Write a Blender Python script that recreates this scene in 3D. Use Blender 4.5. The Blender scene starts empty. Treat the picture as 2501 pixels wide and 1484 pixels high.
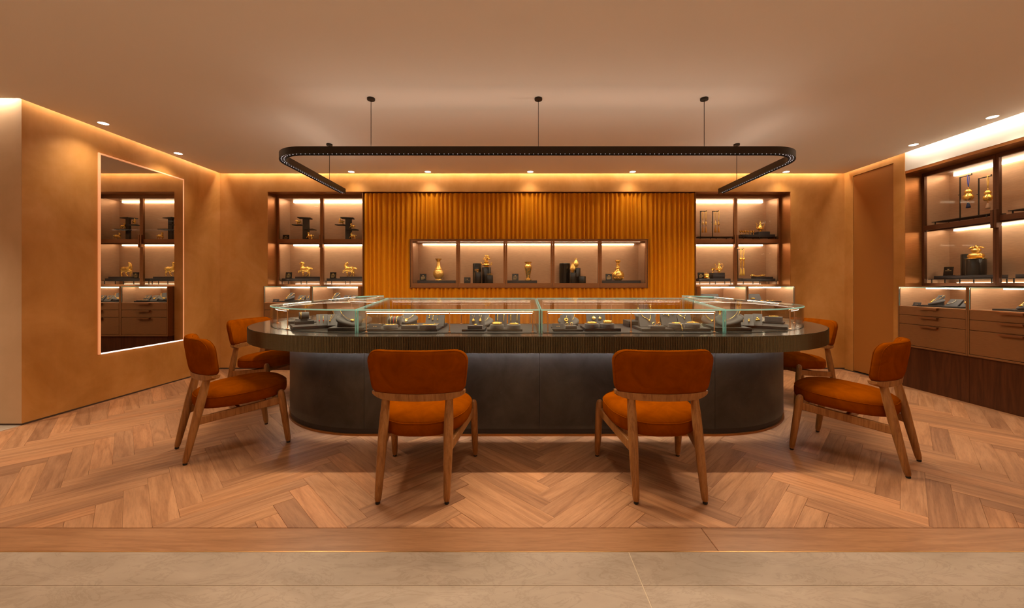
import bpy, math, random
from mathutils import Vector, Matrix

# ------------------------------------------------------------------ camera
F, PX0, PY0, CAMH = 951.0, 1264.0, 694.0, 1.15
scene = bpy.context.scene
COL = scene.collection
cam_d = bpy.data.cameras.new('camera')
cam_d.sensor_fit = 'HORIZONTAL'
cam_d.sensor_width = 36.0
cam_d.lens = 36.0 * F / 2501.0
cam_d.shift_x = -(PX0 - 1250.5) / 2501.0
cam_d.shift_y = -(742.0 - PY0) / 2501.0
cam_d.clip_start = 0.02
cam = bpy.data.objects.new('camera', cam_d)
COL.objects.link(cam)
cam.location = (0, 0, CAMH)
cam.rotation_euler = (math.pi / 2, 0, 0)
scene.camera = cam

# ------------------------------------------------------------------ world, view
world = bpy.data.worlds.new('world')
scene.world = world
world.use_nodes = True
bg = world.node_tree.nodes['Background']
bg.inputs[0].default_value = (1.0, 0.72, 0.45, 1)
bg.inputs[1].default_value = 0.05
scene.view_settings.view_transform = 'Standard'
scene.view_settings.look = 'None'
scene.view_settings.exposure = 0.0
scene.view_settings.gamma = 1.0
scene.view_settings.use_curve_mapping = False
try:
    scene.cycles.use_denoising = True
    scene.cycles.max_bounces = 8
    scene.cycles.diffuse_bounces = 5
    scene.cycles.glossy_bounces = 4
    scene.cycles.transparent_max_bounces = 24
    scene.cycles.caustics_reflective = False
    scene.cycles.caustics_refractive = False
    scene.cycles.sample_clamp_indirect = 6.0
except Exception:
    pass

CEIL = 2.64
WARM = (1.0, 0.78, 0.53)
NEUT = (1.0, 0.90, 0.76)
SLOTC = (1.0, 0.85, 0.66)

def area_light(name, loc, sx, sy, power, color, rot=(0, 0, 0), spread=180):
    l = bpy.data.lights.new(name, 'AREA')
    l.shape = 'RECTANGLE'; l.size = sx; l.size_y = sy
    l.energy = power; l.color = color
    l.spread = math.radians(spread)
    o = bpy.data.objects.new(name, l)
    COL.objects.link(o)
    o.location = loc; o.rotation_euler = rot
    return o

def spot_light(name, loc, power, color, angle=70, blend=0.9, radius=0.03, rot=(0, 0, 0)):
    l = bpy.data.lights.new(name, 'SPOT')
    l.energy = power; l.color = color
    l.spot_size = math.radians(angle); l.spot_blend = blend
    l.shadow_soft_size = radius
    o = bpy.data.objects.new(name, l)
    COL.objects.link(o)
    o.location = loc; o.rotation_euler = rot
    return o

# ceiling-slot LED lines that graze the walls, hidden above the ceiling edge
P_SLOT = 2.7     # per metre
area_light('slot_light', (-4.02, 4.21, 2.72), 0.03, 2.1, P_SLOT * 2.1, SLOTC)
area_light('slot_light', (0.2, 5.27, 2.72), 8.3, 0.03, P_SLOT * 8.3 * 1.9, SLOTC)
area_light('slot_light', (4.42, 4.87, 2.72), 0.03, 0.75, P_SLOT * 0.75 * 0.7, SLOTC)
area_light('slot_light', (4.42, 2.6, 2.72), 0.03, 3.6, 8.0 * 3.6, NEUT)
area_light('slot_light', (-5.0, 3.15, 2.72), 1.8, 0.03, P_SLOT * 1.8 * 4.0, SLOTC)
# recessed downlights of the rest of the shop, above the viewer
for x in (-3.1, -1.5, 0.17, 1.8, 3.4):
    spot_light('unseen_spot', (x, 1.72, CEIL - 0.02), 52, SLOTC, 84, 1.0, 0.12)
for x in (-2.6, 0.2, 3.0):  # unseen spots added behind the viewer, for floor bounce onto the ceiling
    for y in (-1.2, -2.0):
        spot_light('unseen_spot', (x, y, CEIL - 0.02), 520, SLOTC, 80, 1.0, 0.05)
spot_light('unseen_spot', (-4.7, 2.2, CEIL - 0.02), 150, SLOTC, 95, 1.0, 0.05)

# ------------------------------------------------------------------ materials
MATS = {}
def nmat(name):
    m = bpy.data.materials.new(name)
    m.use_nodes = True
    nt = m.node_tree
    b = nt.nodes.get('Principled BSDF')
    MATS[name] = m
    return m, nt, b

def setp(b, **kw):
    names = dict(color='Base Color', rough='Roughness', metal='Metallic', spec='Specular IOR Level',
                 sheen='Sheen Weight', sheen_rough='Sheen Roughness', sheen_tint='Sheen Tint', coat='Coat Weight',
                 coat_rough='Coat Roughness')
    for k, v in kw.items():
        i = b.inputs.get(names[k])
        if i is None: continue
        if isinstance(v, (tuple, list)) and len(v) == 3: v = (*v, 1)
        i.default_value = v

def plain(name, color, rough=0.5, metal=0.0, **kw):
    m, nt, b = nmat(name)
    setp(b, color=color, rough=rough, metal=metal, **kw)
    return m

def N(nt, t, **props):
    n = nt.nodes.new(t)
    for k, v in props.items(): setattr(n, k, v)
    return n

def ramp(nt, src, stops):
    r = N(nt, 'ShaderNodeValToRGB')
    e = r.color_ramp.elements
    while len(e) < len(stops): e.new(0.5)
    for el, (p, c) in zip(e, stops):
        el.position = p; el.color = (*c, 1)
    nt.links.new(src, r.inputs[0])
    return r.outputs[0]

def noise(nt, vec, scale, detail=4, rough=0.55, dist=0.0):
    n = N(nt, 'ShaderNodeTexNoise')
    n.inputs['Scale'].default_value = scale
    n.inputs['Detail'].default_value = detail
    n.inputs['Roughness'].default_value = rough
    n.inputs['Distortion'].default_value = dist
    if vec is not None: nt.links.new(vec, n.inputs['Vector'])
    return n.outputs['Fac']

def coords(nt, kind='Object', scale=(1, 1, 1)):
    t = N(nt, 'ShaderNodeTexCoord')
    mp = N(nt, 'ShaderNodeMapping')
    mp.inputs['Scale'].default_value = scale
    nt.links.new(t.outputs[kind], mp.inputs[0])
    return mp.outputs[0]

def bump(nt, b, h, strength=0.2, dist=0.01):
    n = N(nt, 'ShaderNodeBump')
    n.inputs['Strength'].default_value = strength
    n.inputs['Distance'].default_value = dist
    nt.links.new(h, n.inputs['Height'])
    nt.links.new(n.outputs[0], b.inputs['Normal'])

def mixc(nt, fac, a, c, mode='MIX'):
    n = N(nt, 'ShaderNodeMix', data_type='RGBA', blend_type=mode)
    for i, v in ((6, a), (7, c)):
        if isinstance(v, (tuple, list)): n.inputs[i].default_value = (*v, 1)
        else: nt.links.new(v, n.inputs[i])
    if isinstance(fac, (int, float)): n.inputs[0].default_value = fac
    else: nt.links.new(fac, n.inputs[0])
    return n.outputs[2]

def plaster(name, c0, c1, c2, rough=0.55):
    m, nt, b = nmat(name)
    v = coords(nt)
    n1 = noise(nt, v, 1.6, 6, 0.62, 0.6)
    v2 = coords(nt, 'Object', (1, 1, 0.35))
    n2 = noise(nt, v2, 5.0, 5, 0.6)
    c = ramp(nt, n1, [(0.3, c0), (0.52, c1), (0.75, c2)])
    c = mixc(nt, 0.25, c, ramp(nt, n2, [(0.35, c0), (0.7, c2)]))
    nt.links.new(c, b.inputs['Base Color'])
    setp(b, rough=rough, spec=0.25)
    bump(nt, b, noise(nt, v, 22, 6, 0.65), 0.12, 0.004)
    return m

plaster('wall_plaster', (0.36, 0.150, 0.026), (0.49, 0.226, 0.054), (0.61, 0.305, 0.105))
plaster('wall_sand', (0.56, 0.37, 0.21), (0.62, 0.42, 0.25), (0.68, 0.47, 0.30))
plain('ceiling_paint', (0.86, 0.80, 0.74), 0.8, spec=0.2)
plain('cream_paint', (0.78, 0.72, 0.63), 0.6)
plain('door_lacquer', (0.34, 0.125, 0.022), 0.42)

def wood(name, dark, mid, light, kind='Object', along='z', scale=1.0, rough=0.42, rnd=False, spread=0.35):
    m, nt, b = nmat(name)
    t = N(nt, 'ShaderNodeTexCoord')
    src = t.outputs['UV' if kind == 'UV' else 'Object']
    mp = N(nt, 'ShaderNodeMapping')
    s = {'x': (1.2, 14, 14), 'y': (14, 1.2, 14), 'z': (14, 14, 1.2)}[along]
    mp.inputs['Scale'].default_value = tuple(k * scale for k in s)
    nt.links.new(src, mp.inputs[0])
    oi = N(nt, 'ShaderNodeObjectInfo')
    rv = oi.outputs['Random']
    if rnd:
        ge = N(nt, 'ShaderNodeNewGeometry')
        a = N(nt, 'ShaderNodeMath', operation='ADD')
        nt.links.new(rv, a.inputs[0]); nt.links.new(ge.outputs['Random Per Island'], a.inputs[1])
        fr = N(nt, 'ShaderNodeMath', operation='FRACT'); nt.links.new(a.outputs[0], fr.inputs[0])
        rv = fr.outputs[0]
    mul = N(nt, 'ShaderNodeMath', operation='MULTIPLY'); mul.inputs[1].default_value = 61.0
    nt.links.new(rv, mul.inputs[0])
    cmb = N(nt, 'ShaderNodeCombineXYZ')
    for i in range(3): nt.links.new(mul.outputs[0], cmb.inputs[i])
    nt.links.new(cmb.outputs[0], mp.inputs['Location'])
    v = mp.outputs[0]
    n1 = noise(nt, v, 0.55, 3, 0.5, 0.8)
    w = N(nt, 'ShaderNodeMath', operation='MULTIPLY'); w.inputs[1].default_value = 9.0
    nt.links.new(n1, w.inputs[0])
    sn = N(nt, 'ShaderNodeMath', operation='SINE'); 
    w2 = N(nt, 'ShaderNodeMath', operation='MULTIPLY'); w2.inputs[1].default_value = 3.4
    nt.links.new(w.outputs[0], w2.inputs[0]); nt.links.new(w2.outputs[0], sn.inputs[0])
    ring = N(nt, 'ShaderNodeMapRange'); ring.inputs[1].default_value = -1; ring.inputs[2].default_value = 1
    nt.links.new(sn.outputs[0], ring.inputs[0])
    fine = noise(nt, v, 3.2, 5, 0.7)
    streak = noise(nt, v, 11.0, 3, 0.6, 0.3)
    c = ramp(nt, ring.outputs[0], [(0.0, dark), (0.35, mid), (1.0, light)])
    c = mixc(nt, 0.55, c, ramp(nt, fine, [(0.3, dark), (0.5, mid), (0.72, light)]))
    c = mixc(nt, 0.32, c, mixc(nt, 1.0, c, ramp(nt, streak, [(0.32, (0.55, 0.50, 0.45)), (0.52, (1, 1, 1)), (0.75, (1.12, 1.1, 1.08))]), 'MULTIPLY'))
    if rnd:
        tint = ramp(nt, rv, [(0.0, (1 - spread * 0.9, 1 - spread * 1.05, 1 - spread * 1.15)), (0.45, (0.96, 0.95, 0.94)), (0.8, (1.08, 1.06, 1.0)), (1.0, (1.18, 1.1, 1.02))])
        c = mixc(nt, 1.0, c, tint, 'MULTIPLY')
    nt.links.new(c, b.inputs['Base Color'])
    setp(b, rough=rough, spec=0.4)
    bump(nt, b, fine, 0.08, 0.002)
    return m

wood('floor_oak', (0.28, 0.128, 0.056), (0.41, 0.205, 0.097), (0.50, 0.268, 0.138), 'UV', 'x', 1.0, 0.50, True, 0.30)
wood('border_oak', (0.30, 0.14, 0.06), (0.385, 0.19, 0.088), (0.45, 0.235, 0.115), 'Object', 'x', 1.0, 0.36, True, 0.1)
wood('chair_oak', (0.20, 0.080, 0.020), (0.32, 0.140, 0.040), (0.40, 0.190, 0.062), 'Object', 'z', 2.2, 0.38)
wood('walnut', (0.040, 0.011, 0.0035), (0.070, 0.020, 0.006), (0.095, 0.030, 0.010), 'Object', 'z', 1.0, 0.35)

def stone():
    m, nt, b = nmat('stone')
    v = coords(nt, 'Object', (0.7, 1.6, 1))
    n1 = noise(nt, v, 3.0, 8, 0.62, 0.7)
    c = ramp(nt, n1, [(0.3, (0.33, 0.262, 0.20)), (0.52, (0.41, 0.332, 0.258)), (0.75, (0.47, 0.39, 0.312))])
    n2 = noise(nt, v, 5.0, 9, 0.7, 1.6)
    vein = ramp(nt, n2, [(0.0, (1, 1, 1)), (0.47, (1, 1, 1)), (0.5, (0.80, 0.78, 0.75)), (0.53, (1, 1, 1)), (1.0, (1, 1, 1))])
    c = mixc(nt, 0.75, c, mixc(nt, 1.0, c, vein, 'MULTIPLY'))
    nt.links.new(c, b.inputs['Base Color'])
    setp(b, rough=0.5, spec=0.35)
    bump(nt, b, n2, 0.12, 0.004)
stone()
plain('grout', (0.60, 0.50, 0.37), 0.8)
plain('subfloor', (0.06, 0.03, 0.015), 0.8)
plain('brass', (0.75, 0.46, 0.20), 0.35, 1.0)

def metal_brushed(name, color, rough=0.35, metal=0.9):
    m, nt, b = nmat(name)
    v = coords(nt, 'Object', (3, 3, 60))
    n = noise(nt, v, 6, 3, 0.5)
    c = ramp(nt, n, [(0.3, tuple(k * 0.88 for k in color)), (0.7, tuple(min(1, k * 1.1) for k in color))])
    nt.links.new(c, b.inputs['Base Color'])
    setp(b, rough=rough, metal=metal)
    return m

metal_brushed('frame_bronze', (0.30, 0.135, 0.055), 0.38, 0.75)
metal_brushed('interior_bronze', (0.52, 0.31, 0.185), 0.40, 0.45)
metal_brushed('frame_dark', (0.11, 0.042, 0.018), 0.4, 0.5)
metal_brushed('lining_bronze', (0.40, 0.16, 0.045), 0.33, 0.7)
metal_brushed('drawer_bronze', (0.27, 0.125, 0.045), 0.45, 0.45)
metal_brushed('copper', (0.85, 0.48, 0.27), 0.28, 1.0)
plain('track_black', (0.030, 0.022, 0.015), 0.45, 0.5)
plain('glide_black', (0.01, 0.01, 0.01), 0.6)

def panel_mat():
    m, nt, b = nmat('flute_felt')
    v = coords(nt, 'Object', (1, 1, 1))
    n = noise(nt, v, 260, 2, 0.5)
    c = ramp(nt, n, [(0.3, (0.56, 0.20, 0.006)), (0.7, (0.70, 0.265, 0.010))])
    nt.links.new(c, b.inputs['Base Color'])
    setp(b, rough=0.85, spec=0.04)
    bump(nt, b, n, 0.25, 0.002)
panel_mat()

def velvet():
    m, nt, b = nmat('orange_velvet')
    v = coords(nt)
    n = noise(nt, v, 9, 5, 0.6, 0.8)
    c = ramp(nt, n, [(0.3, (0.175, 0.036, 0.0003)), (0.7, (0.255, 0.057, 0.0006))])
    nt.links.new(c, b.inputs['Base Color'])
    setp(b, rough=0.9, spec=0.0)
    bump(nt, b, noise(nt, v, 500, 2, 0.5), 0.15, 0.001)
velvet()

def counter_stone():
    m, nt, b = nmat('counter_panel')
    v = coords(nt)
    n = noise(nt, v, 3.2, 7, 0.65, 0.5)
    sp = noise(nt, v, 90, 3, 0.6)
    c = ramp(nt, n, [(0.3, (0.046, 0.045, 0.045)), (0.7, (0.10, 0.098, 0.096))])
    s = ramp(nt, sp, [(0.66, (0, 0, 0)), (0.74, (0.06, 0.055, 0.05))])
    c = mixc(nt, 1.0, c, s, 'ADD')
    nt.links.new(c, b.inputs['Base Color'])
    setp(b, rough=0.42, spec=0.4, metal=0.2)
    bump(nt, b, n, 0.1, 0.003)
counter_stone()
metal_brushed('counter_top', (0.100, 0.090, 0.080), 0.16, 0.55)
metal_brushed('flute_bronze', (0.12, 0.104, 0.062), 0.38, 0.7)

plain('gold', (1.0, 0.63, 0.15), 0.27, 0.85)
def gold_relief():
    m, nt, b = nmat('gold_relief')
    v = coords(nt)
    t = N(nt, 'ShaderNodeTexVoronoi'); t.inputs['Scale'].default_value = 95
    nt.links.new(v, t.inputs['Vector'])
    setp(b, color=(1.0, 0.65, 0.18), rough=0.30, metal=0.85)
    bump(nt, b, t.outputs['Distance'], 0.7, 0.004)
gold_relief()
plain('gold_thread', (0.95, 0.60, 0.12), 0.6, 0.2)
plain('amber_thread', (0.90, 0.40, 0.06), 0.6, 0.1)
plain('blue_thread', (0.03, 0.07, 0.42), 0.6)
plain('navy_thread', (0.008, 0.012, 0.05), 0.7)
plain('tan_thread', (0.42, 0.22, 0.12), 0.7)
plain('red_bead', (0.7, 0.01, 0.008), 0.3)
plain('pearl', (0.82, 0.74, 0.60), 0.25)
plain('green_enamel', (0.02, 0.07, 0.035), 0.3)
plain('pad_grey', (0.066, 0.060, 0.064), 0.72, sheen=0.15)
plain('pad_dark', (0.022, 0.019, 0.020), 0.6)
plain('riser_plum', (0.030, 0.024, 0.026), 0.5)
plain('black_lacquer', (0.010, 0.009, 0.008), 0.22)
plain('stand_brown', (0.028, 0.021, 0.016), 0.5)
plain('print_gold', (0.75, 0.50, 0.20), 0.4, 0.4)

def emis(name, color, strength, base=(0.8, 0.8, 0.8)):
    m, nt, b = nmat(name)
    setp(b, color=base, rough=0.5)
    b.inputs['Emission Color'].default_value = (*color, 1)
    b.inputs['Emission Strength'].default_value = strength
    return m
emis('led_shelf', (1.0, 0.80, 0.55), 10.0)
emis('led_niche', (1.0, 0.80, 0.55), 11.0)
emis('led_fill', (1.0, 0.82, 0.58), 48.0)  # added fill glow for the gold in niche and cabinets
emis('led_low', (1.0, 0.80, 0.55), 30.0)
emis('led_case', (1.0, 0.80, 0.62), 16.0)
emis('led_case_soft', (1.0, 0.70, 0.46), 1.6)
emis('led_down', (1.0, 0.86, 0.66), 22.0)
emis('led_dot', (0.95, 0.92, 1.0), 0.6)
emis('led_counter', (0.97, 0.94, 0.92), 230.0)
emis('led_mirror', (1.0, 0.36, 0.13), 0.42, (0.7, 0.4, 0.25))
emis('led_mirror_base', (1.0, 0.74, 0.62), 1.5)

def glass(name, tint, base_refl=0.05, power=4.0):
    m = bpy.data.materials.new(name); m.use_nodes = True
    nt = m.node_tree; nt.nodes.clear(); MATS[name] = m
    out = N(nt, 'ShaderNodeOutputMaterial')
    tr = N(nt, 'ShaderNodeBsdfTransparent'); tr.inputs[0].default_value = (*tint, 1)
    gl = N(nt, 'ShaderNodeBsdfGlossy'); gl.inputs['Roughness'].default_value = 0.0
    lw = N(nt, 'ShaderNodeLayerWeight'); lw.inputs[0].default_value = 0.5
    pw = N(nt, 'ShaderNodeMath', operation='POWER'); pw.inputs[1].default_value = power
    nt.links.new(lw.outputs['Facing'], pw.inputs[0])
    mr = N(nt, 'ShaderNodeMapRange')
    mr.inputs[3].default_value = base_refl; mr.inputs[4].default_value = 0.95
    nt.links.new(pw.outputs[0], mr.inputs[0])
    mx = N(nt, 'ShaderNodeMixShader')
    nt.links.new(mr.outputs[0], mx.inputs[0]); nt.links.new(tr.outputs[0], mx.inputs[1]); nt.links.new(gl.outputs[0], mx.inputs[2])
    nt.links.new(mx.outputs[0], out.inputs[0])
glass('case_glass', (0.965, 0.99, 0.98), 0.035, 5.0)
glass('door_glass', (0.985, 0.99, 0.985), 0.008, 5.0)

def glass_edge():
    m = bpy.data.materials.new('glass_edge'); m.use_nodes = True
    nt = m.node_tree; nt.nodes.clear(); MATS['glass_edge'] = m
    out = N(nt, 'ShaderNodeOutputMaterial')
    tr = N(nt, 'ShaderNodeBsdfTransparent'); tr.inputs[0].default_value = (0.45, 0.85, 0.82, 1)
    df = N(nt, 'ShaderNodeBsdfDiffuse'); df.inputs[0].default_value = (0.42, 0.95, 0.97, 1)
    tl = N(nt, 'ShaderNodeBsdfTranslucent'); tl.inputs[0].default_value = (0.42, 0.95, 0.97, 1)
    ad = N(nt, 'ShaderNodeMixShader'); ad.inputs[0].default_value = 0.5
    nt.links.new(df.outputs[0], ad.inputs[1]); nt.links.new(tl.outputs[0], ad.inputs[2])
    mx = N(nt, 'ShaderNodeMixShader'); mx.inputs[0].default_value = 0.8
    nt.links.new(tr.outputs[0], mx.inputs[1]); nt.links.new(ad.outputs[0], mx.inputs[2])
    gl = N(nt, 'ShaderNodeBsdfGlossy'); gl.inputs['Roughness'].default_value = 0.1
    m2 = N(nt, 'ShaderNodeMixShader'); m2.inputs[0].default_value = 0.12
    nt.links.new(mx.outputs[0], m2.inputs[1]); nt.links.new(gl.outputs[0], m2.inputs[2])
    nt.links.new(m2.outputs[0], out.inputs[0])
glass_edge()
plain('mirror_silver', (0.70, 0.64, 0.57), 0.0, 1.0)

# ------------------------------------------------------------------ mesh helpers
class MB:
    def __init__(s):
        s.v = []; s.f = []; s.m = []
    def add(s, verts, faces, mi=0):
        o = len(s.v)
        s.v += [tuple(v) for v in verts]
        s.f += [tuple(i + o for i in f) for f in faces]
        s.m += [mi] * len(faces)
        return s
    def box(s, x0, x1, y0, y1, z0, z1, mi=0, M=None):
        vs = [(x, y, z) for z in (z0, z1) for y in (y0, y1) for x in (x0, x1)]
        if M is not None: vs = [M @ Vector(v) for v in vs]
        return s.add(vs, [(0, 2, 3, 1), (4, 5, 7, 6), (0, 1, 5, 4), (2, 6, 7, 3), (0, 4, 6, 2), (1, 3, 7, 5)], mi)
    def cbox(s, c, d, mi=0, M=None):
        return s.box(c[0] - d[0] / 2, c[0] + d[0] / 2, c[1] - d[1] / 2, c[1] + d[1] / 2, c[2] - d[2] / 2, c[2] + d[2] / 2, mi, M)
    def tube(s, pts, r, seg=8, closed=False, mi=0):
        pts = [Vector(p) for p in pts]
        n = len(pts)
        rs = r if isinstance(r, (list, tuple)) else [r] * n
        prev = None; rings = []
        for i, p in enumerate(pts):
            if closed: t = pts[(i + 1) % n] - pts[i - 1]
            else: t = pts[min(i + 1, n - 1)] - pts[max(i - 1, 0)]
            if t.length < 1e-9: t = Vector((0, 0, 1))
            t.normalize()
            if prev is None:
                a = Vector((0, 0, 1)) if abs(t.z) < 0.9 else Vector((1, 0, 0))
                u = t.cross(a).normalized()
            else:
                u = (prev - t * prev.dot(t))
                if u.length < 1e-6: u = t.orthogonal()
                u.normalize()
            prev = u; w = t.cross(u)
            rings.append([p + (u * math.cos(2 * math.pi * k / seg) + w * math.sin(2 * math.pi * k / seg)) * rs[i] for k in range(seg)])
        vs = [q for rg in rings for q in rg]; fs = []
        for i in range(n if closed else n - 1):
            j = (i + 1) % n
            for k in range(seg):
                k2 = (k + 1) % seg
                fs.append((i * seg + k, i * seg + k2, j * seg + k2, j * seg + k))
        if not closed:
            fs.append(tuple(reversed(range(seg)))); fs.append(tuple((n - 1) * seg + k for k in range(seg)))
        return s.add(vs, fs, mi)
    def lathe(s, prof, seg=24, c=(0, 0, 0), mi=0, flute=0, amp=0.0):
        vs = []; fs = []
        n = len(prof)
        for r, z in prof:
            for k in range(seg):
                a = 2 * math.pi * k / seg
                rr = r * (1 + amp * math.cos(flute * a)) if flute else r
                vs.append((c[0] + rr * math.cos(a), c[1] + rr * math.sin(a), c[2] + z))
        for i in range(n - 1):
            for k in range(seg):
                k2 = (k + 1) % seg
                fs.append((i * seg + k, i * seg + k2, (i + 1) * seg + k2, (i + 1) * seg + k))
        fs.append(tuple(reversed(range(seg)))); fs.append(tuple((n - 1) * seg + k for k in range(seg)))
        return s.add(vs, fs, mi)
    def ball(s, c, r, seg=12, rings=8, mi=0, M=None):
        if not isinstance(r, (tuple, list)): r = (r, r, r)
        vs = []; fs = []
        for i in range(1, rings):
            t = math.pi * i / rings
            for k in range(seg):
                a = 2 * math.pi * k / seg
                vs.append(Vector((r[0] * math.sin(t) * math.cos(a), r[1] * math.sin(t) * math.sin(a), r[2] * math.cos(t))))
        vs += [Vector((0, 0, r[2])), Vector((0, 0, -r[2]))]
        if M is not None: vs = [M @ v for v in vs]
        vs = [v + Vector(c) for v in vs]
        nt = (rings - 1) * seg
        for i in range(rings - 2):
            for k in range(seg):
                k2 = (k + 1) % seg
                fs.append((i * seg + k, (i + 1) * seg + k, (i + 1) * seg + k2, i * seg + k2))
        for k in range(seg):
            k2 = (k + 1) % seg
            fs.append((nt, k, k2)); fs.append((nt + 1, (rings - 2) * seg + k2, (rings - 2) * seg + k))
        return s.add(vs, fs, mi)
    def prism(s, poly, z0, z1, mi=0, M=None):
        n = len(poly)
        vs = [Vector((x, y, z0)) for x, y in poly] + [Vector((x, y, z1)) for x, y in poly]
        if M is not None: vs = [M @ v for v in vs]
        fs = [tuple(reversed(range(n))), tuple(range(n, 2 * n))]
        fs += [(i, (i + 1) % n, n + (i + 1) % n, n + i) for i in range(n)]
        return s.add(vs, fs, mi)
    def rings(s, loops, mi=0, close_loop=True, caps=True):
        n = len(loops[0]); vs = [p for l in loops for p in l]; fs = []
        for i in range(len(loops) - 1):
            for k in range(n if close_loop else n - 1):
                k2 = (k + 1) % n
                fs.append((i * n + k, i * n + k2, (i + 1) * n + k2, (i + 1) * n + k))
        if close_loop and caps:
            fs.append(tuple(reversed(range(n)))); fs.append(tuple((len(loops) - 1) * n + k for k in range(n)))
        return s.add(vs, fs, mi)
    def mesh(s, name, mats, smooth=False):
        me = bpy.data.meshes.new(name)
        me.from_pydata([tuple(v) for v in s.v], [], s.f)
        for mm in (mats if isinstance(mats, (list, tuple)) else [mats]):
            me.materials.append(MATS[mm])
        if any(s.m): me.polygons.foreach_set('material_index', s.m)
        if smooth: me.polygons.foreach_set('use_smooth', [True] * len(me.polygons))
        me.update()
        return me
    def build(s, name, mats, parent=None, loc=(0, 0, 0), rz=0.0, smooth=False, bevel=0.0, seg=2, angle=None):
        me = s.mesh(name, mats, smooth)
        o = bpy.data.objects.new(name, me)
        COL.objects.link(o)
        o.location = loc; o.rotation_euler = (0, 0, rz)
        if parent is not None: o.parent = parent
        if bevel > 0:
            md = o.modifiers.new('bevel', 'BEVEL'); md.width = bevel; md.segments = seg
            md.limit_method = 'ANGLE'; md.angle_limit = math.radians(40)
        if smooth and angle is not None:
            me.set_sharp_from_angle(angle=math.radians(angle))
        return o

def tag(o, label=None, cat=None, group=None, kind=None):
    if label: o['label'] = label
    if cat: o['category'] = cat
    if group: o['group'] = group
    if kind: o['kind'] = kind
    return o

def thing(name, label, cat, loc=(0, 0, 0), rz=0.0, group=None):
    o = bpy.data.objects.new(name, None)
    COL.objects.link(o)
    o.empty_display_size = 0.1
    o.location = loc; o.rotation_euler = (0, 0, rz)
    return tag(o, label, cat, group)

def struct(o):
    o['kind'] = 'structure'; return o

def copy_tree(o, parent=None):
    c = o.copy(); COL.objects.link(c); c.parent = parent
    for ch in list(o.children): copy_tree(ch, c)
    return c

def W(px, py, Y):                       # photograph pixel at depth Y -> world point
    return Vector(((px - PX0) / F * Y, Y, CAMH - (py - PY0) / F * Y))
def WX(px, py, X):                      # photograph pixel on the plane x = X
    Y = F * X / (px - PX0)
    return Vector((X, Y, CAMH - (py - PY0) / F * Y))

# ------------------------------------------------------------------ room shell
YB, XL, XR = 5.30, -4.05, 4.45
TOP = 2.80
NZ = 2.41                                # top of the back recess
RX0, RX1 = -3.405, 3.72                  # its sides
for nm, d, ln in (('wall_back', (XL - 0.12, RX0, YB, YB + 0.7, 0, TOP), (RX0 - 0.002, RX0 + 0.004, YB + 0.004, 5.92, 0, NZ)),
                  ('wall_back_right', (RX1, XR + 0.4, YB, YB + 0.7, 0, TOP), (RX1 - 0.004, RX1 + 0.002, YB + 0.004, 5.92, 0, NZ)),
                  ('wall_back_upper', (RX0, RX1, YB, YB + 0.7, NZ, TOP), (RX0 + 0.004, RX1 - 0.004, YB + 0.004, 5.92, NZ - 0.004, NZ + 0.002)),
                  ('wall_back_inner', (RX0, RX1, 5.92, YB + 0.7, 0, NZ), None)):
    b = MB(); b.box(*d); w = struct(b.build(nm, 'wall_plaster'))
    if ln: b = MB(); b.box(*ln); b.build('recess_lining', 'lining_bronze', w)

b = MB()
b.box(XL - 0.12, XL, 3.181, YB, 0.012, TOP)
wall_left = struct(b.build('wall_left', 'wall_plaster'))
b = MB(); b.box(-6.2, XL - 0.0008, 3.18, 3.26, 0.012, TOP)
wall_ret = struct(b.build('wall_return', 'wall_sand'))
b = MB(); b.box(-6.3, -6.2, -2.6, 3.3, 0, TOP)
struct(b.build('wall_far_left', 'wall_sand'))
b = MB(); b.box(-6.3, XR + 0.4, -2.7, -2.6, 0, TOP)
struct(b.build('wall_rear', 'wall_sand'))
# skirting gaps, their shade set in as dark strips
b = MB(); b.box(XL - 0.12, XL + 0.001, 3.18, YB, 0, 0.014)
struct(b.build('shade_strip_left', 'subfloor'))
b = MB(); b.box(-6.2, XL, 3.179, 3.26, 0, 0.014)
struct(b.build('shade_strip_return', 'subfloor'))
b = MB(); b.box(XL, RX0, YB - 0.002, YB + 0.01, 0, 0.016); b.box(RX1, XR, YB - 0.002, YB + 0.01, 0, 0.016)
struct(b.build('shade_strip_back', 'subfloor'))

# right wall: back strip, flush door, pier, cove panel, recess with cabinet
DY0, DY1, RY1, RY0 = 4.61, 5.167, 4.474, 3.07
RZ = 2.448
b = MB()
b.box(XR, XR + 0.12, DY1, YB, 0, TOP)
b.box(XR, XR + 0.12, DY0, DY1, 2.585, TOP)
b.box(XR, XR + 0.7, RY1, DY0, 0, TOP)
wall_right = struct(b.build('wall_right', 'wall_plaster'))
b = MB(); b.box(XR + 0.001, XR + 0.65, RY1 - 0.004, RY1 + 0.001, 0, RZ); b.build('recess_lining', 'lining_bronze', wall_right)
b = MB(); b.box(XR, XR + 0.7, -2.6, RY0, 0, RZ)
w = struct(b.build('wall_right_front', 'wall_plaster'))
b = MB(); b.box(XR + 0.001, XR + 0.65, RY0 - 0.001, RY0 + 0.004, 0, RZ); b.build('recess_lining', 'lining_bronze', w)
b = MB(); b.box(XR + 0.65, XR + 0.72, RY0, RY1, 0, RZ)
struct(b.build('wall_right_inner', 'wall_plaster'))
b = MB(); b.box(XR + 0.002, XR + 0.65, -2.6, RY1, RZ, TOP)
w = struct(b.build('wall_right_cove', 'cream_paint'))
b = MB(); b.box(XR + 0.003, XR + 0.65, RY0 + 0.005, RY1 - 0.005, RZ - 0.03, RZ - 0.0005); b.build('recess_lining', 'lining_bronze', w)
b = MB(); b.box(XR + 0.006, XR + 0.06, DY0 + 0.004, DY1 - 0.004, 0.01, 2.581)
door = struct(b.build('door_1', 'door_lacquer', bevel=0.002))
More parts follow.
